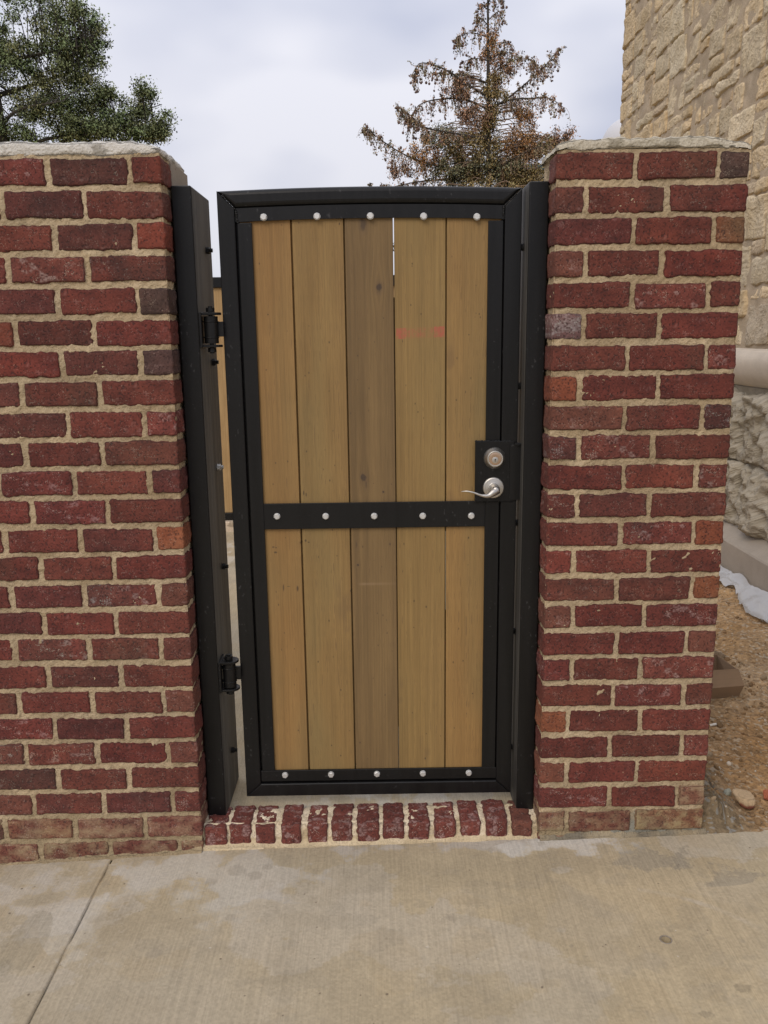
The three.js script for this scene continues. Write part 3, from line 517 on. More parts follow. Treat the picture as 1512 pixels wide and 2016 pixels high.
      return [...c, 0.5 + g2 * 0.5 + g3 * 0.4];
    });
    const m = std({ map: t.map, bumpMap: t.bump, bumpScale: 0.0009, roughness: 0.68 });
    const tongues = [[[YL, YT]], [[YL, YT]], [[YL, 0.27, 0.0013], [0.27, 1.54]], [[YL, 0.64], [0.64, 0.88, 0.0027], [0.88, YT]], []][i], list = tongues.map((q) => span(xb + ox - 0.01, xb + ox + (q[2] ?? 0.0055), q[0] + oy, q[1] + oy, -0.0305, -0.0265, 0.0008));
    const g = span(xa + ox, xb + ox, YL + oy, YT + oy, -0.0315, -0.0128 - rr(0, 0.001), 0.002), p = g.attributes.position, uv = g.attributes.uv;
    for (let q = 0; q < p.count; q++) {
      if (i === 2 && p.getX(q) > xb + ox - 0.004 && p.getY(q) > 1 + oy) p.setX(q, p.getX(q) - 0.0008 * step(1.52, 1.58, p.getY(q) - oy));
      if (i === 3 && p.getX(q) < xa + ox + 0.004 && p.getY(q) > 1 + oy) p.setX(q, p.getX(q) + 0.0004);
      uv.setXY(q, (p.getX(q) - ox - xa) / w, (p.getY(q) - oy - YL) / (YT - YL));
    }
    for (const l of list) { const q = l.attributes.uv; for (let k = 0; k < q.count; k++) q.setXY(k, 0.98, q.getY(k)); }
    part('board', [g, ...list], m, gate, i === 2 ? 'browner knotty middle board' : i === 3 ? 'board with a faded red stamp' : undefined);
  }
  // bolts
  const bolt = (x, y, z) => { const a = rr(0, 1); part('bolt', hexBolt(0.0092, 0.006).map((g) => g.rotateZ(a).translate(x + ox, y + oy, z)), M.zinc, gate); };
  for (let i = 0; i < 5; i++) bolt(0.2335 + 0.1422 * i, 1.7505 + 0.002 * Math.sin(i * 0.9) - 0.0012 * i, -0.0047);
  for (let i = 0; i < 5; i++) bolt(0.238 + 0.139 * i, 0.9355 - 0.0016 * i, -0.0035);
  for (let i = 0; i < 5; i++) bolt(0.2315 + 0.1404 * i, 0.1265 - 0.0005 * i, -0.005);
  // lock
  part('lock_plate', S(0.8028, 0.9135, 0.9715, 1.1430, -0.0028, 0.0035, 0.001), M.paint, gate);
  part('latch_guard', [S(0.900, 0.949, 0.975, 1.136, 0.003, 0.0065, 0.001), S(0.9135, 0.947, 1.132, 1.138, -0.004, 0.014, 0.001)], M.paint, gate);
  function weld(pts, r, n) { const list = []; for (let i = 0; i < n; i++) { const t = (i + rr(-0.3, 0.3)) / n * (pts.length - 1), k = Math.min(pts.length - 2, Math.max(0, Math.floor(t))), f = t - k, a = pts[k], b = pts[k + 1]; list.push(new THREE.IcosahedronGeometry(r * rr(0.55, 1.2), 1).scale(1.3, 0.9, 0.8).translate(a[0] + (b[0] - a[0]) * f + ox + rr(-1, 1) * r * 0.3, a[1] + (b[1] - a[1]) * f + oy + rr(-1, 1) * r * 0.4, a[2] + (b[2] - a[2]) * f)); } return list; }
  part('weld_bead', weld([[0.804, 1.1435, 0.000], [0.905, 1.1435, 0.000]], 0.0026, 46), M.paint, gate);
  part('weld_bead', weld([[0.804, 0.970, -0.001], [0.912, 0.970, -0.001]], 0.0026, 48), M.paint, gate);
  part('weld_bead', weld([[0.128, 1.805, 0], [0.160, 1.770, -0.002], [0.164, 1.735, -0.004]], 0.0024, 28), M.paint, gate);
  part('weld_bead', weld([[0.905, 1.800, 0], [0.874, 1.770, -0.002], [0.872, 1.735, -0.004]], 0.0024, 28), M.paint, gate);
  part('weld_bead', weld([[0.200, 0.898, -0.004], [0.200, 0.972, -0.004]], 0.0014, 22), M.paint, gate);
  part('weld_bead', weld([[0.833, 0.898, -0.004], [0.833, 0.970, -0.004]], 0.0014, 22), M.paint, gate);
  // deadbolt
  const rot = (g, x, y, z) => g.rotateX(Math.PI / 2).translate(x + ox, y + oy, z);
  const db = part('deadbolt', rot(lathe([[0.0305, 0], [0.0305, 0.004], [0.0290, 0.007], [0.0225, 0.0185], [0.0215, 0.0195], [0.0185, 0.0195], [0.0180, 0.0185], [0, 0.0185]], 56), 0.8572, 1.0960, 0.0035), M.nickel, gate);
  const cyl = part('key_cylinder', rot(lathe([[0.0180, 0.0180], [0.0178, 0.0196], [0.0092, 0.0198], [0.0090, 0.0190], [0, 0.0190]], 48), 0.8572, 1.0960, 0.0035), M.brass, db);
  part('key_plug', rot(lathe([[0.0088, 0.0188], [0.0086, 0.0205], [0, 0.0206]], 36), 0.8567, 1.0932, 0.0035), M.nickel, db);
  part('keyhole', [box(0.0016, 0.0085, 0.0008, 0.8567 + ox, 1.0928 + oy, 0.0243, 0.0003), box(0.0034, 0.0022, 0.0008, 0.8567 + ox, 1.0945 + oy, 0.0242, 0.0003)], M.hole, db);
  // lever
  const rx = 0.8555, ry = 1.0115;
  const lv = part('lever_handle', rot(lathe([[0.0305, 0], [0.0305, 0.003], [0.0290, 0.0058], [0.0260, 0.0068], [0.0150, 0.0078], [0.0140, 0.0095], [0.0135, 0.0100], [0, 0.0100]], 56), rx, ry, 0.0035), M.nickel, gate);
  part('neck', rot(lathe([[0.0132, 0.009], [0.0132, 0.018], [0.0120, 0.026], [0.0118, 0.036], [0.0100, 0.0425], [0.006, 0.0455], [0, 0.0462]], 40), rx + 0.002, ry - 0.001, 0.0035), M.nickel, lv);
  part('lever', tube([[rx + ox + 0.006, ry + oy - 0.001, 0.036], [rx + ox - 0.006, ry + oy - 0.007, 0.043], [rx + ox - 0.022, ry + oy - 0.0145, 0.050], [rx + ox - 0.040, ry + oy - 0.0125, 0.053], [rx + ox - 0.062, ry + oy - 0.0045, 0.053], [rx + ox - 0.082, ry + oy - 0.0010, 0.050], [rx + ox - 0.0955, ry + oy - 0.0025, 0.046]], [0.0122, 0.0112, 0.0068, 0.0036, 0.0026, 0.0023, 0.0010], 18, 1, 44), M.nickel, lv);
  // hinges
  function hinge(y) {
    const hx = 0.0825, hz = 0.018;
    const h = part('hinge', [S(0.0565, 0.0625, y - 0.047, y + 0.047, hz - 0.045, hz + 0.030, 0.001)], M.paint, gate);
    const ear = (yy) => { const s = new THREE.Shape().moveTo(-0.024, -0.024).lineTo(0, -0.024).absarc(0.004, 0, 0.024, -Math.PI / 2, Math.PI / 2, false).lineTo(-0.024, 0.024); return new THREE.ExtrudeGeometry(s, { depth: 0.005, bevelEnabled: true, bevelSize: 0.0008, bevelThickness: 0.0008, bevelSegments: 1 }).rotateX(-Math.PI / 2).translate(hx + ox, yy + oy, hz); };
    part('ear_plate', ear(y + 0.040), M.paint, h); part('ear_plate', ear(y - 0.045), M.paint, h);
    part('barrel', [new THREE.CylinderGeometry(0.0190, 0.0190, 0.072, 28), new THREE.TorusGeometry(0.0192, 0.0018, 8, 28).rotateX(Math.PI / 2).translate(0, 0.022, 0), new THREE.TorusGeometry(0.0192, 0.0018, 8, 28).rotateX(Math.PI / 2).translate(0, -0.020, 0)].map((g) => g.translate(hx + ox, y + oy, hz)), M.paint, h);
    part('hinge_pin', [new THREE.CylinderGeometry(0.0125, 0.0125, 0.011, 6).translate(0, 0.053, 0), new THREE.CylinderGeometry(0.006, 0.006, 0.125, 14), new THREE.CylinderGeometry(0.0115, 0.0125, 0.012, 6).translate(0, -0.053, 0)].map((g) => g.translate(hx + ox, y + oy, hz)), M.paint, h);
    part('hinge_tab', S(0.088, 0.1155, y - 0.018, y + 0.022, hz - 0.012, hz - 0.002, 0.001), M.paint, h);
    return h;
  }
  const h1 = hinge(1.4585); hinge(0.4660);
  part('chipped_spot', box(0.0075, 0.0065, 0.0008, 0.080 + ox, 1.441 + oy, 0.0341, 0.0003), M.zinc, h1);
}

// ------------------------------------------------------------------ fence and kerb behind the gate
{
  const t = tex(512, 512, (x, y) => { const g = fbm(x * 80, y * 3, 0, 4), b = fbm(x * 9, y * 5, 0, 3); const c = mix3([0.36, 0.225, 0.095], [0.47, 0.31, 0.14], clamp(0.5 + g * 0.7 + b * 0.7)); return [...c, 0.5 + g * 0.4]; });
  const wood = std({ map: t.map, bumpMap: t.bump, bumpScale: 0.001, roughness: 0.7, vertexColors: true });
  const f = thing('wooden_fence', 'tan board fence in a black frame seen through the gap beside the gate', 'fence', [-0.9, 0.1, -4.0]);
  part('frame_bar', flatUV(span(-2.2, 2.0, 1.685, 1.757, -0.03, 0.03, 0.004), 1), M.paint, f); part('frame_bar', flatUV(span(-2.2, 2.0, 0.0, 0.05, -0.03, 0.03, 0.004), 1), M.paint, f);
  for (const x of [-2.2, -0.1, 2.0]) part('fence_post', flatUV(span(x - 0.03, x + 0.03, -0.1, 1.757, -0.032, 0.032, 0.004), 1), M.paint, f);
  for (let i = 0; i < 29; i++) { const x = -2.155 + i * 0.1425, v = rr(0.85, 1.12); if (Math.abs(x + 0.1 + 0.07) < 0.02) continue; part('board', paint(flatUV(span(x, x + 0.138, 0.05, 1.685, -0.012, 0.008, 0.002), 0.7, rr(0, 3), rr(0, 3)), () => [v, v, v * rr(0.98, 1.02)]), wood, f); }
  for (let i = 0; i < 14; i++) part('bolt', hexBolt(0.012, 0.008).map((g) => g.translate(-1.9 + i * 0.285 + 0.012, 1.665, 0.009)), M.zinc, f);
  const kx = flatUV(span(-6, 1.3, -0.02, 0.092, -4.3, -3.93, 0.01), 0.5), k = shade(new THREE.Mesh(kx, std({ map: M.cap.map, bumpMap: M.cap.bumpMap, bumpScale: 0.001, roughness: 0.9, color: new THREE.Color(1.0, 0.86, 0.72) })));
  k.name = 'beige_kerb'; k.userData = { label: 'beige concrete kerb under the board fence behind the gate', category: 'kerb' }; scene.add(k);
}

// ------------------------------------------------------------------ stone building on the right
const house = thing('stone_building', 'buff limestone building with rough grey base and round moulding behind the brick pier', 'building');
{
  const Z0 = -5.52, Z1 = 0.9, XF = 2.64, YM = 1.345;
  // packed random ashlar
  const u = 0.083, nu = Math.floor((Z1 - Z0) / u), nv = 46, occ = new Uint8Array(nu * nv), stones = [];
  for (let j = 0; j < nv; j++) for (let i = 0; i < nu; i++) {
    if (occ[j * nu + i]) continue;
    let h = [1, 1, 2, 2, 2, 3][Math.floor(rnd() * 6)], w = 0, want = h === 1 ? 2 + Math.floor(rnd() * 4) : h === 2 ? 2 + Math.floor(rnd() * 4) : 2 + Math.floor(rnd() * 3);
    while (w < want && i + w < nu && !occ[j * nu + i + w]) w++;
    if (j + h > nv) h = nv - j;
    outer: for (let b = 1; b < h; b++) for (let a = 0; a < w; a++) if (occ[(j + b) * nu + i + a]) { h = b; break outer; }
    for (let b = 0; b < h; b++) for (let a = 0; a < w; a++) occ[(j + b) * nu + i + a] = 1;
    stones.push([Z0 + i * u, Z0 + (i + w) * u, YM + j * u, YM + (j + h) * u]);
  }
  const geo = ([z0, z1, y0, y1], n) => {
    const w = z1 - z0 - 0.016, h = y1 - y0 - 0.016, g = roughBlock(w, h, 0.075, Math.max(6, Math.round(w / 0.019)), Math.max(4, Math.round(h / 0.018)), 2, { seed: 900 + n, round: 0.014, wave: 0.018, fine: 0.006, crag: 0.010, face: 0.008, waveLen: 0.09, fineLen: 0.03, faceLen: 0.11 });
    planarUV(g, 1, rr(0, 5), rr(0, 5)); g.rotateY(rr(-0.05, 0.05)); g.rotateX(rr(-0.06, 0.06)); g.rotateZ(rr(-0.025, 0.025)); g.translate(0, 0, rr(-0.006, 0.010)); g.rotateY(-Math.PI / 2); g.translate(XF - 0.004, (y0 + y1) / 2, (z0 + z1) / 2);
    const v = rr(0.80, 1.0), warm = rr(-0.05, 0.06), gr = rnd() < 0.14 ? 0.8 : 1; return paint(g, () => [v * gr * (1 + warm), v * gr, v * gr * (1 - warm * 1.4 + (gr < 1 ? 0.06 : 0))]);
  };
  const score = (q) => { const D = 2.23 - q[1]; return D <= 2.4 ? -1 : (q[3] < 5.1 && q[2] < 1.44 + D * 0.42 ? 1 : 0) * 10 - Math.abs(q[1] + 3.2) * 0.1; };
  stones.sort((a, b) => score(b) - score(a));
  stones.slice(0, 290).forEach((q, n) => part('stone', geo(q, n), M.stone, house));
  const rest = part('stone_facing', stones.slice(290).map((q, n) => geo(q, n + 400)), M.stone, house); rest.userData.kind = 'stuff';
  const bed = sheet(Z0, Z1, YM - 0.02, YM + nv * u, 0.02, (x, y) => -0.002 + 0.013 * fbm(x * 16, y * 16, 3.5, 3) + 0.008 * fbm(x * 45, y * 45, 3.5, 2)).rotateY(-Math.PI / 2).translate(XF, 0, 0);
  { const p = bed.attributes.position; for (let i = 0; i < p.count; i++) p.setZ(i, p.getZ(i)); }
  bed.computeVertexNormals(); flatUV(bed, 0.4); paint(bed, (x, y, z) => { const n = fbm(x * 6, y * 6, z * 6 + 0.5, 3); return [1.0 + n * 0.2, 1.03 + n * 0.2, 1.16 + n * 0.2]; });
  const core = flatUV(span(XF + 0.03, 7, -0.1, YM + nv * u, Z0 + 0.02, Z1, 0.01), 0.4); paint(core, () => [1, 1, 1]);
  part('wall_core', [bed, core], M.mortar, house);
  // round moulding
  const prof = [[0.06, -0.015], [0.035, 0.0], [-0.02, 0.03], [-0.062, 0.075], [-0.082, 0.125], [-0.085, 0.17], [-0.07, 0.205], [-0.045, 0.222], [0.06, 0.232]];
  const s = new THREE.Shape(new THREE.SplineCurve(prof.map(([x, y]) => new THREE.Vector2(x, y))).getPoints(40)); 
  let zz = Z0 - 0.05; while (zz < Z1) { const l = 0.9 + 0.02 * Math.sin(zz), m = new THREE.ExtrudeGeometry(s, { depth: Math.min(l, Z1 - zz) - 0.005, bevelEnabled: false, curveSegments: 8 }).translate(XF - 0.015, 1.112, zz); part('moulding', flatUV(m, 0.5, zz), M.castStone, house); zz += l; }
  // rough base blocks and sloped water table
  for (const [y0, y1, off] of [[0.325, 0.705, 0.3], [0.705, 1.108, 0]]) {
    let z = Z0 + off - 0.4, n = 0; while (z < Z1) {
      const l = rr(0.65, 0.95), a = Math.max(z, Z0), b = Math.min(z + l, Z1); z += l; if (b - a < 0.15) continue;
      const far = b < -3.4 || a > -1.3, c = far ? 0.05 : 0.010;
      const g = roughBlock(b - a - 0.012, y1 - y0 - 0.012, 0.16, Math.max(6, Math.round((b - a) / c)), Math.round((y1 - y0) / c), 4, { seed: 1500 + n++ + y0 * 100, round: 0.035, wave: 0.02, fine: 0.012, face: 0.035, crag: 0.075, waveLen: 0.12, fineLen: 0.05, faceLen: 0.17 });
      planarUV(g, 1, rr(0, 4), rr(0, 4)); g.rotateY(-Math.PI / 2); g.translate(2.575, (y0 + y1) / 2, (a + b) / 2); const v = rr(0.54, 0.62); paint(g, () => [v * 0.95, v * 1.04, v * 1.22]); part('base_stone', g, M.stone, house);
    }
  }
  const ws = new THREE.Shape([[0.16, -0.25], [0, -0.25], [0, 0.265], [0.006, 0.274], [0.11, 0.335], [0.16, 0.34]].map((q) => new THREE.Vector2(...q)));
  part('ledge', flatUV(new THREE.ExtrudeGeometry(ws, { depth: Z1 - Z0 + 0.08, bevelEnabled: false }).translate(2.5, 0, Z0 - 0.08), 0.5), M.castGrey, house);
  const br = flatUV(span(2.615, 2.75, -0.1, 1.13, Z0, Z1, 0.004), 0.4); paint(br, () => [0.5, 0.55, 0.65]); part('base_core', br, M.mortar, house);
}

// ------------------------------------------------------------------ things on the dirt
{
  const N = 3000, geo = new THREE.IcosahedronGeometry(1, 1), p = geo.attributes.position;
  for (let i = 0; i < p.count; i++) { const x = p.getX(i), y = p.getY(i), z = p.getZ(i), k = 1 + 0.35 * fbm(x * 1.3 + 4, y * 1.3, z * 1.3 + 0.5, 2); p.setXYZ(i, x * k, y * k * 0.7, z * k); } geo.computeVertexNormals();
  const im = new THREE.InstancedMesh(geo, std({ roughness: 1 }), N), o = new THREE.Object3D(), c = new THREE.Color();
  for (let i = 0; i < N; i++) {
    const near = rnd() < 0.6, x = near ? rr(1.48, 2.1) : rr(1.5, 2.52), z = near ? rr(-1.3, -0.01) : rr(-2.9, -0.2), big = rnd(), r = big < 0.85 ? rr(0.0012, 0.0045) : big < 0.985 ? rr(0.004, 0.010) : rr(0.010, 0.02);
    o.position.set(x, soilY(x, z) + r * 0.25, z); o.rotation.set(rr(0, 6), rr(0, 6), rr(0, 6)); o.scale.set(r, r * rr(0.6, 1), r * rr(0.7, 1.2)); o.updateMatrix(); im.setMatrixAt(i, o.matrix);
    const t = rnd(), v = rr(0.7, 1.2); if (t < 0.72) c.setRGB(0.25 * v, 0.155 * v, 0.075 * v); else if (t < 0.94) c.setRGB(0.34 * v, 0.255 * v, 0.16 * v); else c.setRGB(0.46 * v, 0.40 * v, 0.32 * v); im.setColorAt(i, c);
  }
  shade(im); im.name = 'gravel'; im.userData = { kind: 'stuff', label: 'small stones and clods scattered over the bare dirt', category: 'gravel' }; scene.add(im);
}
{ // cardboard box lying open
  const t = tex(256, 256, (x, y) => { const a = fbm(x * 6, y * 6, 0, 4), b = fbm(x * 2, y * 90, 0, 3); const v = 1 + a * 0.15 + b * 0.08; return [0.235 * v, 0.155 * v, 0.092 * v, 0.5 + b * 0.4]; });
  const m = std({ map: t.map, bumpMap: t.bump, bumpScale: 0.0006, roughness: 0.9 });
  const b = thing('cardboard_box', 'brown cardboard box lying open on the dirt behind the brick pier', 'box', [1.84, 0.004, -0.90]);
  const panel = (pts) => { const g = new THREE.BufferGeometry(), [a, q, c, d] = pts.map((v) => new THREE.Vector3(...v)), n = q.clone().sub(a).cross(d.clone().sub(a)).normalize().multiplyScalar(0.004), P8 = [a, q, c, d, ...[a, q, c, d].map((v) => v.clone().sub(n))]; g.setAttribute('position', new THREE.Float32BufferAttribute(P8.flatMap((v) => [v.x, v.y, v.z]), 3)); g.setIndex([0, 1, 2, 0, 2, 3, 6, 5, 4, 7, 6, 4, 0, 4, 5, 0, 5, 1, 1, 5, 6, 1, 6, 2, 2, 6, 7, 2, 7, 3, 3, 7, 4, 3, 4, 0]); const k = g.toNonIndexed(); k.computeVertexNormals(); return flatUV(k, 0.4); };
  const x0 = -0.22, x1 = 0.115;
  part('lower_panel', panel([[x0, 0, 0.03], [x1, 0.006, -0.01], [x1 + 0.012, 0.058, 0.008], [x0, 0.052, 0.045]]), m, b);
  part('upper_panel', panel([[x0, 0.0525, 0.0455], [x1 + 0.012, 0.0585, 0.0085], [x1 + 0.002, 0.112, -0.035], [x0, 0.112, 0.0]]), m, b);
  part('back_panel', panel([[x0, 0, -0.17], [x1 - 0.03, 0, -0.15], [x1 - 0.04, 0.13, -0.14], [x0, 0.17, -0.16]]), m, b);
  part('end_panel', panel([[x1, 0.004, -0.01], [x1 - 0.03, 0, -0.15], [x1 - 0.04, 0.128, -0.14], [x1 + 0.002, 0.108, -0.035]]), m, b);
  part('bottom_panel', panel([[x0, 0.002, 0.03], [x1, 0.004, -0.01], [x1 - 0.03, 0.002, -0.15], [x0, 0.002, -0.17]]), m, b);
  part('side_panel', panel([[x0, 0.002, -0.17], [x0, 0.17, -0.16], [x0, 0.112, 0.0], [x0, 0.004, 0.03]]), m, b);
}
function rock(name, label, category, x, y, z, sx, sy, sz, seed, color, flatTop = false) {
  let g = mergeVertices(new THREE.IcosahedronGeometry(1, 4).deleteAttribute('normal').deleteAttribute('uv'), 1e-5); const p = g.attributes.position;
  const pl = []; for (let i = 0; i < 9; i++) { const v = new THREE.Vector3(gauss(), gauss(), gauss()).normalize(); pl.push([v, rr(0.52, 0.76)]); } if (flatTop) pl.push([new THREE.Vector3(0, 1, 0.05).normalize(), 0.5], [new THREE.Vector3(0.1, -1, 0).normalize(), 0.5]);
  const v = new THREE.Vector3();
  for (let i = 0; i < p.count; i++) { v.fromBufferAttribute(p, i); for (const [n, d] of pl) { const k = v.dot(n); if (k > d) v.addScaledVector(n, d - k); } v.multiplyScalar(1 + 0.04 * fbm(v.x * 4 + seed, v.y * 4, v.z * 4 + 0.5, 4)); p.setXYZ(i, v.x * sx, v.y * sy, v.z * sz); }
  g.computeVertexNormals(); flatUV(g, 0.3, seed, 0); paint(g, color);
  const m = shade(new THREE.Mesh(g, M.mortar)); m.name = numbered(name); m.position.set(x, y, z); m.rotation.y = seed; m.userData = { label, category }; scene.add(m); return m;
}
rock('broken_stone', 'flat pale tan broken stone with a red underside beside the pier foot', 'stone', 1.640, 0.030, -0.125, 0.042, 0.032, 0.032, 2.0, (x, y, z) => (y < -0.004 && x < 0 ? [0.55, 0.25, 0.25] : [1.08, 1.02, 1.0]), true);
rock('stone_chip', 'small grey green stone chip just behind the tan broken stone', 'stone chip', 1.618, 0.014, -0.185, 0.020, 0.016, 0.014, 1.1, () => [0.72, 0.98, 1.35]);
rock('brick_fragment', 'small orange brick fragment in the dirt at the right picture edge', 'brick fragment', 1.735, 0.016, -0.165, 0.024, 0.016, 0.018, 3.2, () => [1.0, 0.40, 0.34]);
rock('stone_lump', 'rounded tan lump of stone below the orange brick fragment', 'stone', 1.728, 0.012, -0.085, 0.034, 0.022, 0.024, 4.4, () => [0.75, 0.72, 0.7]);
rock('dirt_clod', 'dark clod of earth on the soil slope near the plastic sheet', 'clod', 2.03, soilY(2.03, -1.32) + 0.008, -1.32, 0.045, 0.030, 0.035, 5.7, () => [0.42, 0.38, 0.36]);
{ const g = new THREE.CylinderGeometry(0.0042, 0.0042, 0.045, 14).rotateZ(Math.PI / 2), m = shade(new THREE.Mesh(g, std({ color: new THREE.Color(0.72, 0.70, 0.64), roughness: 0.8 }))); m.name = 'cigarette_butt'; m.position.set(1.765, soilY(1.765, -0.67) + 0.004, -0.67); m.rotation.y = 0.35; m.userData = { label: 'small white stub lying on the brown dirt below the cardboard box', category: 'litter' }; scene.add(m); }
{ // crumpled plastic sheet along the foot of the building
  const nx = 22, nz = 70, g = new THREE.PlaneGeometry(1, 1, nx, nz), p = g.attributes.position;
  for (let i = 0; i < p.count; i++) {
    const a = p.getX(i) + 0.5, t = p.getY(i) + 0.5, z = -3.0 + t * 1.75, half = 0.035 + 0.06 * step(0.2, 0.8, t) + 0.02 * Math.sin(t * 21) + 0.02 * fbm(t * 14, 2, 0.5, 3);
    const x = 2.485 - a * half * 1.25, fold = Math.abs(fbm(x * 9 + 3, z * 6, 1.5, 2)) * 0.10 + Math.abs(fbm(x * 24, z * 20, 4.5, 2)) * 0.03;
    p.setXYZ(i, x + fold * 0.2, soilY(x, z) + 0.006 + fold + 0.05 * (1 - a) ** 3, z);
  }
  g.computeVertexNormals();
  const m = shade(new THREE.Mesh(g, phys({ color: new THREE.Color(0.62, 0.62, 0.61), roughness: 0.28, transmission: 0.35, thickness: 0, side: THREE.DoubleSide }))); m.name = 'plastic_sheet';
  m.userData = { label: 'crumpled translucent white plastic sheet along the foot of the stone building', category: 'plastic sheet' }; scene.add(m);
}

// ------------------------------------------------------------------ trees
M.bark = std({ color: new THREE.Color(0.060, 0.052, 0.044), roughness: 1 });
function leafMesh(list, mat) {    // list of [x, y, z, size, colour, droop]
  const n = list.length, pos = new Float32Array(n * 18), col = new Float32Array(n * 18), nor = new Float32Array(n * 18);
  const a = new THREE.Vector3(), b = new THREE.Vector3(), q = new THREE.Vector3();
  list.forEach(([x, y, z, s, c, droop], i) => {
    a.set(gauss(), gauss() - droop, gauss()).normalize(); b.set(gauss(), gauss(), gauss()).cross(a).normalize(); const w = s * 0.30; q.copy(a).cross(b); if (q.y < 0) q.negate();
    const v = [[-0.15 * w, 0], [w, s * 0.45], [0, s], [-0.15 * w, 0], [0, s], [-w, s * 0.45]];
    v.forEach(([u, t], k) => { const o = i * 18 + k * 3; pos[o] = x + b.x * u + a.x * t; pos[o + 1] = y + b.y * u + a.y * t; pos[o + 2] = z + b.z * u + a.z * t; nor[o] = q.x; nor[o + 1] = q.y; nor[o + 2] = q.z; col[o] = c[0]; col[o + 1] = c[1]; col[o + 2] = c[2]; });
  });
  const g = new THREE.BufferGeometry(); g.setAttribute('position', new THREE.BufferAttribute(pos, 3)); g.setAttribute('normal', new THREE.BufferAttribute(nor, 3)); g.setAttribute('color', new THREE.BufferAttribute(col, 3)); return g;
}
M.leaf = phys({ vertexColors: true, roughness: 1, side: THREE.DoubleSide, transmission: 0.5, thickness: 0 });
{ // broad green tree behind the wall
  const o = thing('green_tree', 'tall green feathery tree rising behind the long brick wall', 'tree', [-4.74, -0.16, -10]);
  const wood = [tube([[0, 0, 0], [0.05, 2, 0], [0.15, 4.3, 0.05], [0.0, 6.4, 0], [0.1, 9.5, 0]], [0.24, 0.2, 0.17, 0.13, 0.02], 10)], leaves = [];
  const limbs = [[[0.12, 3.5], [1.1, 4.2], [1.75, 4.52], [2.2, 4.75]], [[0.14, 3.7], [0.7, 4.05], [1.6, 4.15], [2.4, 4.22]], [[0.14, 4.1], [0.55, 4.36], [1.3, 4.42]], [[0.1, 4.6], [0.8, 4.95], [1.4, 5.3]], [[0.0, 6.0], [-0.5, 6.6], [-1.0, 7.1]], [[0.12, 4.4], [-0.9, 5.0], [-1.8, 5.4]], [[0.1, 3.9], [-1.0, 4.3], [-2.0, 4.5]], [[0.05, 5.0], [0.8, 5.1], [1.6, 5.2]], [[0, 6.6], [0.5, 7.3], [0.9, 7.9]], [[0.02, 7.0], [-0.5, 7.8], [-0.8, 8.4]]];
  const ends = [];
  limbs.forEach((l, i) => { const zd = (i % 3 - 1) * 0.7 + rr(-0.3, 0.3), pts = l.map(([x, y], k) => [x, y + 0.16, zd * k / (l.length - 1)]); wood.push(tube(pts, [0.034, 0.020, 0.005], 7)); const cv = new THREE.CatmullRomCurve3(pts.map((q) => new THREE.Vector3(...q)), false, 'centripetal'); for (let k = 4; k <= 24; k++) ends.push(cv.getPoint(k / 24).toArray()); });
  const blobs = [[0.60, 5.55, 1.10, 0.80, 105], [0.55, 4.75, 1.05, 0.60, 110], [1.42, 5.36, 0.44, 0.46, 38], [1.3, 4.80, 0.52, 0.45, 44], [1.78, 4.40, 0.44, 0.24, 28], [2.22, 4.73, 0.10, 0.14, 7], [2.43, 4.27, 0.10, 0.20, 10], [1.46, 4.18, 0.65, 0.18, 40], [2.15, 4.16, 0.30, 0.13, 18], [2.06, 4.50, 0.18, 0.16, 9], [0.6, 4.15, 0.9, 0.2, 40], [-1.3, 5.5, 1.2, 1.0, 50], [-1.2, 4.5, 1.2, 0.5, 40], [0.3, 6.9, 1.2, 0.8, 60], [-0.3, 8.2, 0.9, 0.9, 40]];
  for (const [bx, by, rx, ry, n] of blobs) for (let i = 0; i < n; i++) {
    let x, y, z; do { x = rr(-1, 1); y = rr(-1, 1); z = rr(-1, 1); } while (x * x + y * y + z * z > 1);
    const cx = bx + x * rx, cy = by + 0.16 + y * ry, cz = z * Math.max(rx * 0.55, 0.2);
    let best = ends[0], bd = 9; for (const e of ends) { if (e[0] > cx + 0.5) continue; const d = Math.hypot(e[0] - cx, e[1] - cy, e[2] - cz); if (d < bd) { bd = d; best = e; } }
    if (bd < 1.1) wood.push(tube([best, [(best[0] + cx) / 2, (best[1] + cy) / 2 + 0.06, (best[2] + cz) / 2], [cx, cy, cz]], [0.009, 0.003], 4, 1, 5));
    const t = rnd(), base = t < 0.5 ? [0.34, 0.40, 0.18] : t < 0.7 ? [0.39, 0.40, 0.18] : [0.37, 0.48, 0.22], m = Math.round(rr(150, 260)), sp = rr(0.06, 0.11);
    for (let k = 0; k < m; k++) { const v = rr(0.82, 1.2); leaves.push([cx + gauss() * sp * 1.25, cy + gauss() * sp, cz + gauss() * sp, rr(0.016, 0.040), base.map((q) => q * v), 0.4]); }
  }
  part('trunk', wood, M.bark, o); part('crown', leafMesh(leaves, 0), M.leaf, o);
}
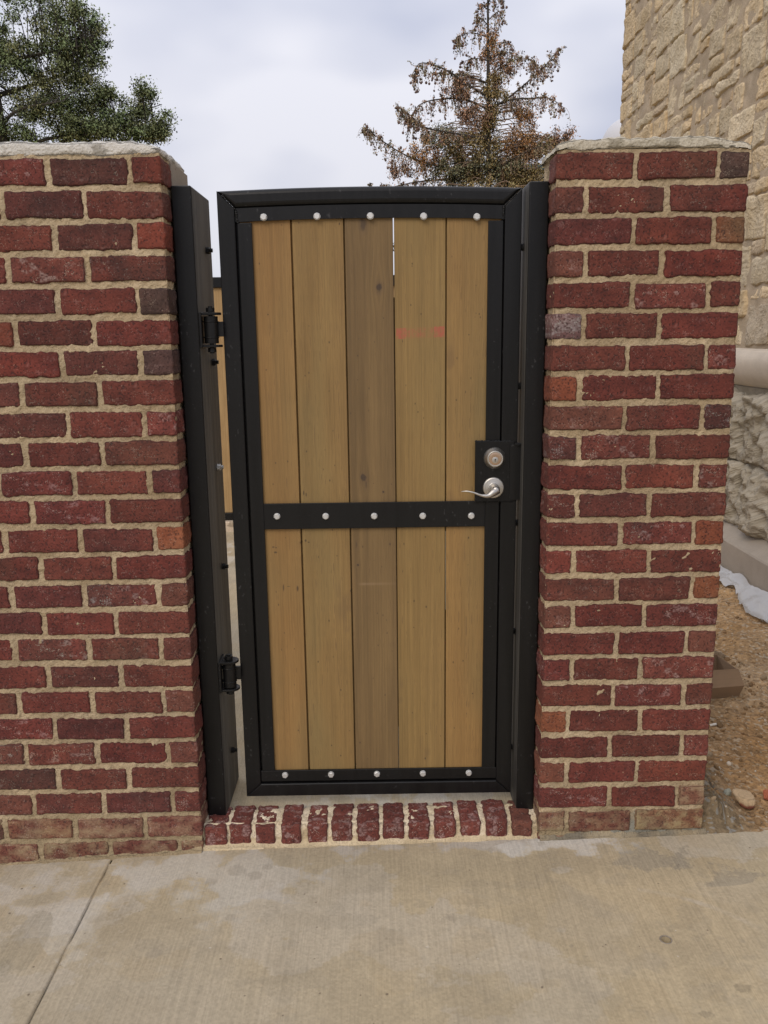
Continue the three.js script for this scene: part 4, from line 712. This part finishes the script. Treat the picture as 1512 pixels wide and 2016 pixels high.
{ // bald cypress turning brown
  const o = thing('cypress_tree', 'thin cone shaped cypress turning orange brown, hung with dark cones above the gate', 'tree', [2.625, -0.16, -14]);
  const wood = [], twigs = [], leaves = [], cones = [], Y = 0.16;
  wood.push(tube([[0.03, 0, 0], [-0.01, 2.2, 0], [-0.03, 4.08, 0], [-0.07, 6.3, 0], [-0.10, 7.9, 0]].map(([x, y, z]) => [x, y + (y ? Y : 0), z]), [0.11, 0.085, 0.055, 0.028, 0.006], 9));
  const limbs = [[[-0.1, 6.54], [-0.37, 6.57], [-0.62, 6.49], [-0.69, 6.38]], [[-0.1, 5.82], [-0.43, 5.98], [-1.05, 6.12]], [[-0.1, 5.59], [-0.43, 5.76], [-0.86, 6.0], [-1.3, 6.07], [-1.4, 5.84]], [[-0.08, 5.38], [-0.43, 5.55], [-0.86, 5.6], [-1.27, 5.53], [-1.45, 5.28]], [[-0.06, 4.86], [-0.73, 4.89], [-1.27, 4.94], [-1.52, 5.11], [-1.72, 5.2]], [[-0.05, 4.38], [-0.86, 4.39], [-1.52, 4.58], [-1.99, 4.85], [-2.29, 5.07]], [[-0.05, 4.2], [-1.21, 4.25], [-1.94, 4.17]], [[-0.04, 5.9], [0.28, 6.11], [0.65, 6.12], [0.79, 5.98]], [[-0.03, 5.35], [0.35, 5.6], [0.75, 5.92], [1.05, 6.2], [1.23, 6.43]], [[-0.03, 5.38], [0.29, 5.48], [0.67, 5.46], [0.95, 5.42], [1.17, 5.25]], [[-0.02, 4.56], [0.71, 4.95], [1.18, 4.98], [1.69, 4.81]], [[-0.06, 6.41], [0.18, 6.45], [0.34, 6.39]], [[-0.07, 6.19], [0.19, 6.3], [0.56, 6.26]], [[-0.07, 6.16], [-0.31, 6.19], [-0.58, 6.11]], [[-0.02, 4.26], [0.53, 4.56], [1.16, 4.7]], [[-0.02, 4.38], [0.37, 4.65], [0.78, 4.76]],
    [[-0.1, 7.0], [-0.2, 7.1], [-0.26, 7.02]], [[-0.1, 7.1], [0.08, 7.2], [0.16, 7.1]], [[-0.09, 6.8], [0.12, 6.95], [0.2, 6.85]], [[-0.09, 6.75], [-0.22, 6.86], [-0.32, 6.78]], [[-0.1, 7.4], [0, 7.46], [0.06, 7.4]], [[-0.1, 7.4], [-0.2, 7.44], [-0.24, 7.36]], [[0, 3.6], [-1.0, 3.9], [-2.2, 4.1]], [[0, 3.4], [1.0, 3.8], [2.1, 4.0]], [[0, 2.8], [-1.1, 3.0], [-2.3, 3.0]], [[0, 2.6], [1.1, 2.9], [2.3, 2.9]]];
  const cn = new THREE.IcosahedronGeometry(1, 1);
  limbs.forEach((l, li) => {
    const zd = li < 16 ? [0.5, -0.6, 0.2, -0.3, 0.7, 0.1, -0.5, 0.4, -0.2, 0.6, -0.7, 0.3, -0.4, 0.2, 0.8, -0.8][li] : rr(-0.4, 0.4), L = l.length - 1, pts = l.map(([x, y], k) => [x, y + Y, zd * Math.abs(x) * 0.8]);
    const big = Math.abs(l[L][0]) > 0.9; wood.push(tube(pts, big ? [0.022, 0.013, 0.004] : [0.011, 0.006, 0.002], 6));
    const curve = new THREE.CatmullRomCurve3(pts.map((q) => new THREE.Vector3(...q)), false, 'centripetal'), len = curve.getLength(), n = Math.round(len * 46);
    for (let i = 0; i < n; i++) {
      const t = rr(0.12, 1), c = curve.getPoint(t), d = rr(0.08, 0.34) * (t > 0.85 ? 0.8 : 1), dx = gauss() * 0.10, dz = gauss() * 0.14, e = [c.x + dx, c.y - d + (rnd() < 0.25 ? d * 1.3 : 0), c.z + dz];
      twigs.push(tube([[c.x, c.y, c.z], [c.x + dx * 0.7, c.y - (c.y - e[1]) * 0.25, c.z + dz * 0.6], e], [0.0042, 0.002], 3, 1, 3));
      const m = Math.round(rr(12, 34)), col = [[0.72, 0.44, 0.25], [0.60, 0.46, 0.30], [0.50, 0.44, 0.24]][Math.floor(rnd() * 3)];
      for (let k = 0; k < m; k++) { const f = rnd(), v = rr(0.6, 1.35); leaves.push([c.x + (e[0] - c.x) * f + gauss() * 0.03, c.y + (e[1] - c.y) * f + gauss() * 0.02, c.z + (e[2] - c.z) * f + gauss() * 0.03, rr(0.016, 0.045), col.map((q) => q * v), 0.9]); }
      if (rnd() < 0.42 && li < 24 && t > 0.3) { const s = rr(0.012, 0.024); cones.push(cn.clone().scale(s, s * 1.1, s).translate(e[0], e[1] - s, e[2])); }
    }
    for (let i = 0; i < (big ? 7 : 3); i++) { const c = curve.getPoint(1 - i * 0.015), s = rr(0.015, 0.027); cones.push(cn.clone().scale(s, s, s).translate(c.x + gauss() * 0.04, c.y - rr(0, 0.12), c.z + gauss() * 0.05)); }
  });
  const orange = [0.80, 0.46, 0.19], olive = [0.64, 0.50, 0.22], brown = [0.74, 0.47, 0.30], green = [0.45, 0.44, 0.25];
  const blobs = [[-0.02, 6.38, 0.18, 0.23, 10, orange], [-0.55, 5.68, 0.3, 0.2, 16, brown], [0.07, 5.7, 0.22, 0.25, 15, olive], [-0.23, 5.18, 0.34, 0.28, 24, brown], [0.55, 5.17, 0.25, 0.24, 14, orange], [-1.11, 4.57, 0.38, 0.35, 26, orange], [-0.29, 4.56, 0.54, 0.41, 60, olive], [0.56, 4.73, 0.35, 0.28, 30, orange], [0.12, 4.32, 0.5, 0.25, 36, green], [0.79, 4.23, 0.36, 0.22, 22, olive], [1.28, 4.9, 0.25, 0.19, 10, brown], [-0.86, 4.87, 0.35, 0.19, 18, green], [0.41, 4.26, 0.48, 0.19, 26, olive], [-1.59, 4.4, 0.22, 0.19, 9, brown], [0.19, 6.01, 0.19, 0.22, 8, brown], [-0.61, 4.33, 0.47, 0.25, 40, green], [1.0, 4.7, 0.28, 0.19, 14, olive], [0, 3.6, 1.7, 0.6, 120, olive], [0, 2.6, 1.9, 0.6, 110, olive], [-0.05, 5.45, 0.2, 0.3, 12, olive], [-0.02, 4.9, 0.25, 0.3, 20, olive]];
  for (const [bx, by, rx, ry, n, col] of blobs) for (let i = 0; i < n; i++) {
    let x, y, z; do { x = rr(-1, 1); y = rr(-1, 1); z = rr(-1, 1); } while (x * x + y * y + z * z > 1);
    const cx = bx + x * rx, cy = by + Y + y * ry, cz = z * Math.max(0.25, rx * 0.6), m = Math.round(rr(110, 200)), sp = rr(0.06, 0.11);
    if (Math.abs(cx) < 1.2) twigs.push(tube([[cx * 0.35 - 0.03, cy + 0.1, cz * 0.35], [cx * 0.7, cy + 0.12, cz * 0.7], [cx, cy, cz]], [0.009, 0.004], 4, 1, 4));
    for (let k = 0; k < m; k++) { const v = rr(0.55, 1.4); leaves.push([cx + gauss() * sp, cy + gauss() * sp * 1.2, cz + gauss() * sp, rr(0.018, 0.042), col.map((q, j) => q * v * (j === 0 ? rr(0.9, 1.1) : 1)), 0.9]); }
  }
  part('trunk', wood, M.bark, o); part('crown', leafMesh(leaves, 0), M.leaf, o);
  part('twigs', twigs, std({ color: new THREE.Color(0.30, 0.21, 0.15), roughness: 1 }), o);
  part('cones', cones, std({ color: new THREE.Color(0.17, 0.115, 0.10), roughness: 1 }), o).userData.kind = 'stuff';
}
{ // low tree tip far behind the board fence
  const o = thing('distant_tree', 'grey green tree top just showing over the far board fence', 'tree', [-5.4, -0.16, -26]), leaves = [];
  part('trunk', [tube([[0, 0, 0], [0.05, 1.6, 0], [0, 3.0, 0]], [0.11, 0.08, 0.03], 8), tube([[0.03, 1.5, 0], [0.5, 2.3, 0.2]], [0.05, 0.01], 6), tube([[0.03, 1.7, 0], [-0.5, 2.4, -0.2]], [0.05, 0.01], 6)], M.bark, o);
  for (let i = 0; i < 60; i++) { const cx = gauss() * 0.55, cy = 2.55 + gauss() * 0.42, cz = gauss() * 0.55; for (let k = 0; k < 45; k++) leaves.push([cx + gauss() * 0.16, cy + gauss() * 0.14, cz + gauss() * 0.16, rr(0.08, 0.15), [0.09, 0.10, 0.07].map((q) => q * rr(0.7, 1.3)), 0.3]); }
  part('crown', leafMesh(leaves, 0), M.leaf, o);
}
// ------------------------------------------------------------------ far things
{ const o = thing('domed_tank', 'pale grey domed top peeking out left of the stone building', 'tank', [9.65, -0.16, -30]), m = std({ color: new THREE.Color(0.60, 0.60, 0.62), roughness: 0.6 });
  part('dome', new THREE.SphereGeometry(1.0, 48, 24, 0, Math.PI * 2, 0, Math.PI / 2).translate(0, 8.1, 0), m, o); part('tank_wall', new THREE.CylinderGeometry(1.0, 1.0, 8.1, 48).translate(0, 4.05, 0), m, o); part('rim', new THREE.TorusGeometry(1.01, 0.03, 8, 48).rotateX(Math.PI / 2).translate(0, 8.1, 0), m, o); }
{ const o = thing('distant_building', 'far building with a dark green flat roof edge behind the cypress', 'building', [9.0, -0.16, -40]), w = std({ color: new THREE.Color(0.30, 0.26, 0.21), roughness: 0.9 }), r = std({ color: new THREE.Color(0.07, 0.10, 0.10), roughness: 0.6 }), gl = std({ color: new THREE.Color(0.03, 0.035, 0.04), roughness: 0.15 });
  part('wall', span(-1.9, 6, 0, 9.1, -6, 0, 0.02), w, o); part('roof_edge', span(-2.1, 6.2, 9.1, 9.38, -6.2, 0.2, 0.02), r, o);
  for (let f = 0; f < 3; f++) for (let i = 0; i < 4; i++) { const wn = part('window', [span(-1.3 + i * 1.8, -0.3 + i * 1.8, 1 + f * 2.9, 2.6 + f * 2.9, -0.02, 0.05, 0.01)], w, o); part('pane', span(-1.2 + i * 1.8, -0.4 + i * 1.8, 1.1 + f * 2.9, 2.5 + f * 2.9, 0.03, 0.06, 0.005), gl, wn); } }

renderer.render(scene, camera);
